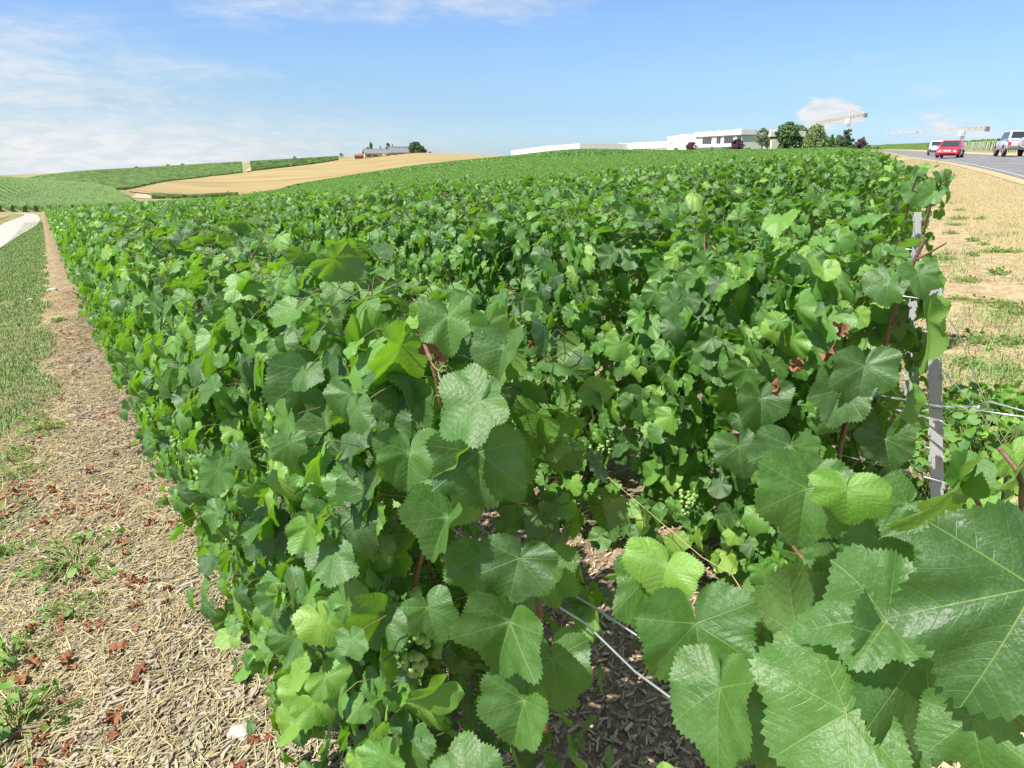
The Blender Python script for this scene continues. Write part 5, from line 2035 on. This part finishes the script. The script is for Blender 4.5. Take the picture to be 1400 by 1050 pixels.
# ------------------------------------------------------------------ cars
TYRE = flat('tyre', (0.025, 0.025, 0.026), 0.85, var=0.2, vscale=20)
RIM = flat('alloy_rim', (0.55, 0.55, 0.57), 0.3, 0.7)
GLASS = flat('car_glass', (0.03, 0.045, 0.05), 0.06, spec=0.8)
BLACKP = flat('black_plastic', (0.03, 0.03, 0.032), 0.55)
REDL = flat('red_lamp', (0.45, 0.02, 0.02), 0.2)
CLRL = flat('clear_lamp', (0.75, 0.76, 0.78), 0.1, 0.3)
PLATE = flat('plate_white', (0.75, 0.75, 0.72), 0.5)
SEATM = flat('seat_fabric', (0.30, 0.22, 0.14), 0.9)


def paint_m(name, col):
    return flat(name, col, 0.32, 0.0, 0.03, 2, coat=0.6)


def loft(sections, closed_ends=True):
    """sections: list of rings with the same number of points"""
    n = len(sections[0])
    vs = [p for s in sections for p in s]
    fs = []
    for i in range(len(sections) - 1):
        for k in range(n):
            k2 = (k + 1) % n
            fs.append((i * n + k, i * n + k2, (i + 1) * n + k2, (i + 1) * n + k))
    if closed_ends:
        fs.append(tuple(range(n - 1, -1, -1)))
        fs.append(tuple(range((len(sections) - 1) * n, len(sections) * n)))
    return vs, fs


def ring(y, hw, z0, z1, tuck=0.06, crown=0.0):
    """cross-section in x-z at station y"""
    return [(-hw + tuck, y, z0), (-hw, y, z0 + 0.12), (-hw, y, z0 + (z1 - z0) * .62), (-hw + tuck * 1.2, y, z1), (0, y, z1 + crown), (hw - tuck * 1.2, y, z1), (hw, y, z0 + (z1 - z0) * .62),
            (hw, y, z0 + 0.12), (hw - tuck, y, z0)]


def make_car(name, loc, heading, paint, label, st, cab, W_, wheel_r, wheel_y, rear_spare=False, two_tone=None, red=False):
    """car built along +y = forward. st: (y, z_low, z_high) body stations; cab: (y_rear_low, y_rear_top, y_front_top, y_front_low, z_belt, z_roof)"""
    root = empty(name, loc, heading)
    hw = W_ / 2
    mb = MB()
    secs = []
    for (y, z0, z1) in st:
        f = 1 - 0.10 * max(0, abs(y) / (abs(st[0][0])) - 0.75) / 0.25
        secs.append(ring(y, hw * f, z0, z1, 0.05, 0.02))
    mb.add(*loft(secs))
    body = mb.build('body', paint, root, True)
    es = body.modifiers.new('bevel', 'BEVEL'); es.width = .03; es.segments = 2; es.limit_method = 'ANGLE'; es.angle_limit = R(35)
    y0, y1, y2, y3, zb_, zr = cab
    ti = 0.13
    mb = MB()
    lo_w, hi_w = hw - 0.05, hw - 0.05 - ti
    lowr = [(-lo_w, y0, zb_), (lo_w, y0, zb_), (lo_w, y3, zb_), (-lo_w, y3, zb_)]
    topr = [(-hi_w, y1, zr), (hi_w, y1, zr), (hi_w, y2, zr), (-hi_w, y2, zr)]
    mb.add(lowr + topr, [(4, 5, 6, 7), (0, 1, 5, 4), (1, 2, 6, 5), (2, 3, 7, 6), (3, 0, 4, 7)])
    c = mb.build('cabin', paint, root, False, bevel=.05)

    def pane(q, nm, inset=(0.1, 0.1, 0.12, 0.12), m_=GLASS):
        """q: four corners bl, br, tr, tl of a cabin face"""
        bl, br, tr_, tl = [Vector(p) for p in q]
        nrm = (br - bl).cross(tl - bl).normalized()
        if nrm.dot((bl + tr_) / 2 - Vector((0, (y0 + y3) / 2, zb_ - .5))) < 0:
            nrm = -nrm
        def bi(u, v):
            return bl.lerp(br, u).lerp(tl.lerp(tr_, u), v)
        l_, r_, b_, t_ = inset
        cs = [bi(l_, b_), bi(1 - r_, b_), bi(1 - r_, 1 - t_), bi(l_, 1 - t_)]
        m2 = MB()
        m2.prism([p - nrm * 0.01 for p in cs], nrm * 0.022)
        return m2.build(nm, m_, root)
    pane((lowr[0], lowr[1], topr[1], topr[0]), 'rear_window', (0.08, 0.08, 0.10, 0.14))
    pane((lowr[2], lowr[3], topr[3], topr[2]), 'windscreen', (0.06, 0.06, 0.04, 0.10))
    for s, (a, b, c2, d2) in ((1, (lowr[1], lowr[2], topr[2], topr[1])), (-1, (lowr[3], lowr[0], topr[0], topr[3]))):
        for q in ((0.06, 0.52), (0.52, 0.08)):
            pane((a, b, c2, d2), 'side_window', (q[0], q[1], 0.12, 0.14))
    for s in (-1, 1):
        for wy in wheel_y:
            w_ = MB()
            w_.cyl((s * (hw - 0.09), wy, wheel_r), (1, 0, 0), wheel_r, 0.22, 24)
            wo = w_.build('wheel', TYRE, root, False, bevel=.02)
            rm = MB()
            rm.cyl((s * (hw + 0.015), wy, wheel_r), (1, 0, 0), wheel_r * .62, 0.03, 16)
            rm.build('rim', RIM, wo)
            ar = MB()
            pts = [(s * (hw + 0.004), wy + math.cos(a) * wheel_r * 1.18, wheel_r + math.sin(a) * wheel_r * 1.18) for a in np.linspace(-.1, math.pi + .1, 13)]
            ar.tube(pts, 0.035, 6)
            ar.build('wheel_arch', BLACKP if two_tone is None else two_tone, root, True)
        mm = MB()
        mm.box((s * (hw - .02) - (.0 if s > 0 else .18), y3 - .42, zb_ + .02), (s * (hw - .02) + (.18 if s > 0 else 0), y3 - .30, zb_ + .16))
        mm.build('wing_mirror', paint if red else BLACKP, root, bevel=.02)
    yr, yf = st[0][0], st[-1][0]
    for s in (-1, 1):
        h = MB()
        h.cyl((s * hw * .66, yf - .03, st[-1][2] - .09), (0.12 * s, 1, 0.35), 0.115, 0.09, 16)
        h.build('headlight', CLRL, root)
        tl_ = MB()
        tl_.box((s * hw * .80 - .09, yr - .02, st[0][2] - .36), (s * hw * .80 + .09, yr + .08, st[0][2] - .06))
        tl_.build('tail_light', REDL, root, bevel=.015)
    for yy, nm, sg in ((yr, 'rear_bumper', -1), (yf, 'front_bumper', 1)):
        b_ = MB()
        zl = st[0][1] if sg < 0 else st[-1][1]
        b_.box((-hw * .93, min(yy, yy + sg * .10) , zl + .02), (hw * .93, max(yy, yy + sg * .10), zl + .22))
        b_.build(nm, two_tone or (paint if red else BLACKP), root, bevel=.04)
        p_ = MB()
        px_ = -0.45 * hw if (rear_spare and sg < 0) else 0.0
        zz = (zl + .66 if rear_spare and sg < 0 else zl + .30)
        yy2 = yy + sg * (.10 if not (rear_spare and sg < 0) else 0.0)
        p_.box((px_ - .26, min(yy2, yy2 + sg * .02), zz - .055), (px_ + .26, max(yy2, yy2 + sg * .02), zz + .055))
        p_.build('number_plate', PLATE, root)
    gmb = MB()
    gmb.box((-.16, yf + .0, st[-1][2] - .22), (.16, yf + .05, st[-1][2] - .06))
    gmb.build('grille', BLACKP, root, bevel=.03)
    if red:
        lw = MB()
        lw.box((-.55, yf + .102, st[-1][1] + .04), (.55, yf + .115, st[-1][1] + .13))
        lw.build('air_intake', BLACKP, root)
    if rear_spare:
        sp_ = MB()
        sp_.cyl((0.16, yr - .16, st[0][2] - .12), (0, 1, 0), 0.37, 0.22, 24)
        so = sp_.build('spare_wheel', flat('spare_cover', (0.42, 0.42, 0.43), 0.6, var=.3, vscale=9), root, bevel=.04)
        rr_ = MB()
        rr_.cyl((0.16, yr - .28, st[0][2] - .12), (0, 1, 0), 0.22, 0.03, 18)
        rr_.build('spare_rim', RIM, so)
    return tag(root, label, 'car', 'cars on the road')


def car_pos(px, Y):
    a = ray(px, 212)[0]
    return a * Y, Y


HEAD_AWAY = -math.atan2(U2[0], U2[1])
x, y = car_pos(1298.5, 66)
make_car('red_car', (x, y, gz(x, y) + .035), HEAD_AWAY + math.pi - R(12), paint_m('red_paint', (0.62, 0.010, 0.045)), 'red hatchback driving towards the viewer on the road',
         [(-1.95, .30, .72), (-1.80, .20, .90), (-1.0, .18, .93), (0.3, .18, .92), (1.0, .18, .88), (1.6, .20, .76), (1.93, .28, .62)],
         (-1.85, -1.35, 0.05, 0.95, .88, 1.44), 1.72, 0.31, (-1.25, 1.25), red=True)
x, y = car_pos(1279.5, 92)
make_car('white_car', (x, y, gz(x, y) + .035), HEAD_AWAY - R(3), paint_m('white_paint', (0.78, 0.78, 0.77)), 'white car half hidden behind the red car, driving away',
         [(-2.05, .34, .80), (-1.95, .24, 1.0), (-1.0, .22, 1.02), (0.4, .22, 1.0), (1.2, .22, .96), (1.8, .25, .86), (2.1, .32, .70)],
         (-1.98, -1.5, 0.2, 1.1, .97, 1.60), 1.82, 0.34, (-1.3, 1.3))
x, y = car_pos(1383.5, 57)
make_car('off_road_car', (x, y, gz(x, y) + .035), HEAD_AWAY + R(4), paint_m('silver_paint', (0.52, 0.55, 0.60)), 'silver off-road car with a spare wheel on its tail at the right edge',
         [(-1.95, .52, 1.05), (-1.90, .46, 1.12), (-0.8, .44, 1.12), (0.5, .44, 1.10), (1.2, .44, 1.06), (1.8, .46, 1.00), (2.0, .5, .88)],
         (-1.93, -1.78, 0.15, 0.75, 1.10, 1.78), 1.76, 0.37, (-1.2, 1.25), rear_spare=True, two_tone=flat('taupe_trim', (0.20, 0.18, 0.17), .6))

# white row-end stakes of the vineyard across the road
stake_mb = MB()
stake_mb.box((-.03, -.03, -.3), (.03, .03, 1.45))
stake_mb.prism([(-.03, -.03, 1.45), (.03, -.03, 1.45), (.0, -.03, 1.50)], (0, .06, 0))
stake_me = stake_mb.mesh('row_stake', flat('bleached_wood', (0.60, 0.57, 0.48), .9, var=.15))
rg = np.random.default_rng(77)
for q in np.arange(46, 190, 1.6):
    b = max(0.0, q - 150) ** 2 * 0.0003
    p = (17.0 - b) * N2 + q * U2
    o = link('row_stake', stake_me)
    o.location = (p[0], p[1], gz(*p))
    lean = rg.choice([0, 0, 0, 0, 1]) * R(11) + rg.normal(0, R(3))
    o.rotation_euler = (rg.normal(0, .04), lean, rg.uniform(0, 1))
    tag(o, 'pale wooden stake at a row end of the vineyard across the road', 'stake', 'stakes across the road')

# ------------------------------------------------------------------ ground litter, grass, weeds
def sample_dn(n, d0, d1, s0, s1, rg, power=1.0):
    d = rg.uniform(d0, d1, n)
    s = s0 * (s1 / s0) ** (rg.random(n) ** power)
    return d[:, None] * NR + s[:, None] * U1


def vnoise(x, y, f, seed):
    """cheap smooth noise"""
    r_ = np.random.default_rng(seed)
    out_ = np.zeros_like(x)
    for k in range(6):
        a, ph = r_.uniform(0, 6.283), r_.uniform(0, 6.283)
        ff = f * r_.uniform(.6, 1.8)
        out_ += np.sin((x * math.cos(a) + y * math.sin(a)) * ff + ph)
    return out_ / 6


def blades(name, XY, hgt, wdt, m_, rg, lean=0.6, kind='stuff', label=None, cat='grass', lift=0.0):
    n = len(XY)
    z = ground(XY[:, 0], XY[:, 1]) + lift
    an = rg.uniform(0, 6.283, n)
    dv = np.stack([np.cos(an), np.sin(an)], 1)
    sd_ = np.stack([-dv[:, 1], dv[:, 0]], 1)
    ln = np.abs(rg.normal(lean, lean * .5, n))
    b = np.stack([XY[:, 0], XY[:, 1], z - 0.005], 1)
    mid = b.copy()
    mid[:, :2] += dv * (hgt * ln * .35)[:, None]
    mid[:, 2] += hgt * .6
    tip = b.copy()
    tip[:, :2] += dv * (hgt * ln)[:, None]
    tip[:, 2] += hgt * np.clip(1.1 - ln * .5, .15, 1)
    s3 = np.concatenate([sd_, np.zeros((n, 1))], 1) * (wdt / 2)[:, None]
    V = np.stack([b - s3, b + s3, mid + s3 * .8, mid - s3 * .8, tip], 1).reshape(-1, 3)
    o_ = (np.arange(n) * 5)[:, None]
    q = np.array([[0, 1, 2, 3]]) + o_
    tr = np.array([[3, 2, 4]]) + o_
    o2 = link(name, np_mesh(name, V, [tr, q], m_))
    return tag(o2, label, cat, None, kind)


rg = np.random.default_rng(61)
XY = sample_dn(190000, -1.9, -0.1, 1.2, 90, rg, 0.8)
dd_ = XY @ NR
dens = vnoise(XY[:, 0], XY[:, 1], 2.2, 1) * 1.0 + vnoise(XY[:, 0], XY[:, 1], 7, 2) * .6
edge = np.interp(XY @ U1, [2, 5, 8, 50], [-.50, -.36, -.10, .02])
keep = (dens > -0.62 + 1.7 * np.clip((dd_ - edge + 0.25) / .5, 0, 1)) & ((dd_ > -1.75))
XY = XY[keep]
blades('grass', XY, rg.uniform(.025, .075, len(XY)), rg.uniform(.002, .0045, len(XY)) * (1 + .08 * np.hypot(*XY.T)), GRASSM, rg, label='patchy green grass along the left side of the straw path')
XY = sample_dn(32000, -1.9, 0.0, 1.2, 70, rg, 0.8)
XY = XY[(XY @ NR > -1.8)]
blades('dry_grass', XY, rg.uniform(.02, .06, len(XY)), rg.uniform(.0015, .003, len(XY)) * (1 + .07 * np.hypot(*XY.T)), DRYGRASS, rg, 1.2, label='dry pale grass between the green patches on the left')


def litter(name, XY, ln, wd, th_, m_, rg, label, cat, curve=True, lift=0.0):
    """flat elongated pieces lying on the ground"""
    n = len(XY)
    z = ground(XY[:, 0], XY[:, 1])
    an = rg.normal(1.25, 0.75, n)
    dv = np.stack([np.cos(an), np.sin(an), rg.normal(0, .12, n)], 1)
    sd_ = np.stack([-dv[:, 1], dv[:, 0], rg.normal(0, .2, n)], 1)
    c0 = np.stack([XY[:, 0], XY[:, 1], z + rg.uniform(0.002, 0.012, n) + lift], 1)
    bend = rg.normal(0, .12, n)[:, None] if curve else np.zeros((n, 1))
    ps = []
    for u, k in ((-.5, 0.8), (0, 1.0), (.5, 0.6)):
        c = c0 + dv * (ln * u)[:, None] + sd_ * bend * (ln * (1 - 4 * u * u))[:, None]
        for w in (-.5, .5):
            ps.append(c + sd_ * (wd * w * k)[:, None])
            ps.append(c + sd_ * (wd * w * k)[:, None] + np.array([0, 0, 1]) * th_[:, None])
    V = np.stack(ps, 1).reshape(-1, 3)
    q = []
    for i in (0, 4):
        q += [(i + 1, i + 3, i + 7, i + 5), (i, i + 1, i + 5, i + 4), (i + 2, i + 6, i + 7, i + 3)]
    q += [(0, 2, 3, 1), (8, 9, 11, 10)]
    Q = (np.array(q)[None] + (np.arange(n) * 12)[:, None, None]).reshape(-1, 4)
    o2 = link(name, np_mesh(name, V, [Q], m_, smooth=False))
    return tag(o2, label, cat, None, 'stuff')


XY = sample_dn(30000, -0.75, 0.6, 1.0, 16, rg, .9)
XY = XY[vnoise(XY[:, 0], XY[:, 1], 3, 8) + rg.normal(0, .25, len(XY)) > -.10]
n = len(XY)
litter('straw', XY, rg.uniform(.04, .20, n), rg.uniform(.0016, .0034, n), np.full(n, .0015), STRAW, rg, 'loose pale straw strewn on the path beside the vines', 'straw')
XY = sample_dn(20000, -0.45, 0.75, 1.0, 12, rg, 1.0)
n = len(XY)
litter('wood_chips', XY, rg.uniform(.008, .042, n), rg.uniform(.0025, .010, n), rg.uniform(.0015, .005, n), CHIP, rg, 'grey brown wood chip mulch under the path row', 'mulch', False)
CHIPP = flat('bleached_chip', (0.36, 0.31, 0.24), 0.85, var=.3, vscale=30)
XY = sample_dn(1300, -0.4, 0.6, 1.0, 10, rg, 1.0)
n = len(XY)
litter('pale_wood_chips', XY, rg.uniform(.012, .070, n), rg.uniform(.004, .015, n), rg.uniform(.002, .006, n), CHIPP, rg, 'bleached pale wood chips among the mulch', 'mulch', False)
XY = sample_dn(9000, 0.7, 2.1, 0.3, 4.0, rg, 1.0)
n = len(XY)
LIFTCHIP = flat('shade_lifted_chip', (0.40, 0.27, 0.15), 0.9, var=.4, vscale=30, island=True, col2=(0.52, 0.40, 0.26))  # same wood chips, colour lightened and warmed to counter the blue shade here
litter('wood_chips', XY, rg.uniform(.008, .04, n), rg.uniform(.003, .010, n), rg.uniform(.0015, .004, n), LIFTCHIP, rg, 'shaded wood chips between the first two vine rows', 'mulch', False)

# fallen dry leaves
dmesh = [dry_leaf_mesh(70 + k, s) for k, s in enumerate((0.024, 0.03, 0.036, 0.028, 0.04))]
rg = np.random.default_rng(65)
spots = []
tries = 0
while len(spots) < 275 and tries < 9000:
    tries += 1
    d = rg.normal(-0.08, 0.22)
    s = 1.3 * (12 / 1.3) ** (rg.random() ** 1.5)
    if -0.5 < d < 0.36 and vnoise(np.array([s]), np.array([d * 3]), 2.5, 5)[0] > -.1:
        spots.append((d, s))
hand = [ground_px(*q) for q in [(160, 832), (243, 870), (35, 985), (125, 1015), (45, 915), (28, 950), (90, 965), (235, 740), (170, 735), (205, 755), (110, 545), (150, 640), (60, 720)]]
for i, pxy in enumerate(hand + [tuple(d * NR + s * U1) for d, s in spots]):
    o = link('fallen_leaf', dmesh[i % 5])
    o.location = (pxy[0], pxy[1], gz(*pxy) + .004)
    o.rotation_euler = (rg.normal(0, .25), rg.normal(0, .25), rg.uniform(0, 6.28))
    o.scale = [rg.uniform(.32, 1.0)] * 3
    tag(o, 'crumpled red brown dry leaf lying on the straw path', 'dry leaf', 'fallen dry leaves on the straw path')
XY = sample_dn(8000, -0.5, 0.4, 1.2, 18, rg, .9)
XY = XY[vnoise(XY[:, 0], XY[:, 1], 4.5, 33) + .5 * vnoise(XY[:, 0], XY[:, 1], 14, 34) > .36]
n = len(XY)
litter('leaf_fragments', XY, rg.uniform(.008, .030, n), rg.uniform(.006, .016, n), rg.uniform(.002, .008, n), flat('leaf_crumb', (0.20, 0.05, 0.03), 0.8, var=.3, island=True, col2=(0.38, 0.15, 0.08)), rg,
       'crumbled rust red leaf fragments drifted on the path', 'leaf litter', False)
# chalk stones
import bmesh
for i, (px, py, s, lab) in enumerate([(72, 398, .075, 'white chalk stone at the grass edge of the path'), (42, 411, .05, 'small white stone in the grass on the left'),
                                      (222, 805, .018, 'tiny pale stone among the wood chips'), (330, 1004, .03, 'pale stone at the foot of the near vine')]):
    bm = bmesh.new()
    bmesh.ops.create_icosphere(bm, subdivisions=3, radius=1)
    for v in bm.verts:
        k = 1 + .18 * math.sin(v.co.x * 4 + i) * math.cos(v.co.y * 3.3) + .1 * math.sin(v.co.z * 7 + v.co.x * 5)
        v.co = Vector((v.co.x * 1.3, v.co.y, v.co.z * .55)) * k * s
    me = bpy.data.meshes.new('stone')
    bm.to_mesh(me)
    bm.free()
    me.materials.append(STONE)
    o = link('stone', me)
    p = ground_px(px, py)
    o.location = (p[0], p[1], gz(*p) + s * .25)
    tag(o, lab, 'stone')

# headland: golden verge grass, weeds, scrambling shoots
rg = np.random.default_rng(67)
n = 190000
la = rg.uniform(1.4, 5.0, n)
tt = 2.0 * (90 / 2.0) ** rg.random(n)
XY = la[:, None] * N2 + tt[:, None] * U2
XY = XY[(la > 1.9 + .5 * vnoise(XY[:, 0], XY[:, 1], 1.5, 4)) | (rg.random(n) < .08)]
n = len(XY)
blades('dry_verge_grass', XY, rg.uniform(.022, .06, n), rg.uniform(.0015, .0028, n) * (1 + .06 * np.hypot(*XY.T)), DRYGRASS, rg, .5, label='golden dry grass on the verge between vines and road')
n = 40000
la = rg.uniform(0.40, 2.6, n)
tt = 2.2 * (40 / 2.2) ** rg.random(n)
XY = la[:, None] * N2 + tt[:, None] * U2
XY = XY[vnoise(XY[:, 0], XY[:, 1], 1.6, 14) + .5 * vnoise(XY[:, 0], XY[:, 1], 5, 15) > .22]
n = len(XY)
blades('grass', XY, rg.uniform(.02, .07, n), rg.uniform(.002, .004, n) * (1 + .07 * np.hypot(*XY.T)), GRASSM, rg, .8, label='soft green grass patches on the dry headland right of the rows')
n = 9000
la = rg.uniform(0.35, 2.0, n)
tt = 1.6 * (30 / 1.6) ** rg.random(n)
XY = la[:, None] * N2 + tt[:, None] * U2
n = len(XY)
litter('straw', XY, rg.uniform(.04, .16, n), rg.uniform(.002, .004, n), np.full(n, .0015), STRAW, rg, 'straw scattered on the bare headland right of the rows', 'straw')


def weed_mesh(seed, n, rad, h, smin, smax):
    rg_ = np.random.default_rng(seed)
    a = rg_.uniform(0, 6.283, n)
    q = rad * np.sqrt(rg_.random(n))
    B = np.stack([q * np.cos(a), q * np.sin(a), h * rg_.uniform(.15, 1, n) * (1 - (q / rad) ** 2 * .6)], 1)
    N = np.stack([np.cos(a) * .5, np.sin(a) * .5, np.full(n, 1.0)], 1) + rg_.normal(0, .35, (n, 3))
    T = np.stack([np.cos(a), np.sin(a), rg_.normal(-.2, .4, n)], 1) + rg_.normal(0, .4, (n, 3))
    S = rg_.uniform(smin, smax, n)
    V, tr, qd, uv, tn = leaves(B, T, N, S, np.clip(rg_.normal(.6, .2, n), 0, 1), 2, rg_)
    A = B.copy()
    A[:, :2] *= .2
    A[:, 2] = 0
    sv_, sq = stalks(A, B, np.full(n, .0018), rg_)
    nv = len(V)
    return np_mesh('weed', np.concatenate([V, sv_]), [tr, qd, sq + nv] if len(qd) else [tr, sq + nv], [LEAF, SHOOT],
                   np.concatenate([uv, np.zeros((len(sv_), 2))]), np.concatenate([tn, np.full(len(sv_), .5)]), [0, 0, 1] if len(qd) else [0, 1])


for i, (px, py, rad, h, n, lab) in enumerate([(1335, 640, .32, .30, 260, 'thick low green weeds spreading behind the pale end post'),
                                              (1395, 600, .28, .25, 200, 'leafy weeds at the right edge behind the guy wires'),
                                              (1275, 690, .25, .25, 150, 'dark low weeds at the foot of the pale end post'),
                                              (1360, 575, .30, .22, 220, 'pale green weeds between the guy wires and the grass tufts'),
                                              (1310, 600, .22, .30, 200, 'upright leafy weeds touching the right side of the pale end post')]):
    o = link('weed', weed_mesh(80 + i, n, rad, h, .022, .045))
    p = ground_px(px, py)
    o.location = (p[0], p[1], gz(*p))
    tag(o, lab, 'weed')
wm = [weed_mesh(90 + k, 60, .10 + .03 * k, .07, .008, .02) for k in range(4)]
for i, (px, py) in enumerate([(1330, 350), (1290, 355), (1310, 300), (1305, 308), (1345, 335), (1360, 345), (1320, 385), (1345, 415), (1375, 420), (1310, 410), (1390, 470), (1350, 470), (1330, 330),
                              (1300, 320), (1385, 345), (1395, 430), (1362, 375), (1340, 300), (1312, 288), (1372, 510), (1325, 500),
                              (20, 905), (10, 630), (30, 650), (8, 760), (60, 590), (45, 575), (110, 770), (80, 440), (25, 1000), (100, 840)]):
    o = link('weed', wm[i % 4])
    p = ground_px(px, py)
    o.location = (p[0], p[1], gz(*p))
    o.rotation_euler = (0, 0, rg.uniform(0, 6.28))
    o.scale = [rg.uniform(.8, 1.5)] * 3
    if px < 700:
        tag(o, 'small green weed growing in the straw at the left of the path', 'weed', 'small weeds beside the straw path')
    else:
        tag(o, 'small green weed on the dry headland right of the vine rows', 'weed', 'small weeds on the headland')
# taller grass tufts right of the post
XY = []
for (px, py) in [(1345, 520), (1365, 505), (1385, 525), (1320, 470), (1350, 435), (1375, 435), (1300, 360), (1395, 560), (1300, 345), (1360, 455)]:
    p = np.array(ground_px(px, py))
    XY.append(p + rg.normal(0, .10 + .02 * p[1], (160, 2)))
XY = np.concatenate(XY)
n = len(XY)
blades('grass', XY, rg.uniform(.05, .16, n), rg.uniform(.003, .006, n), GRASSM, rg, .8, label='green grass tufts on the headland beside the pale end post')
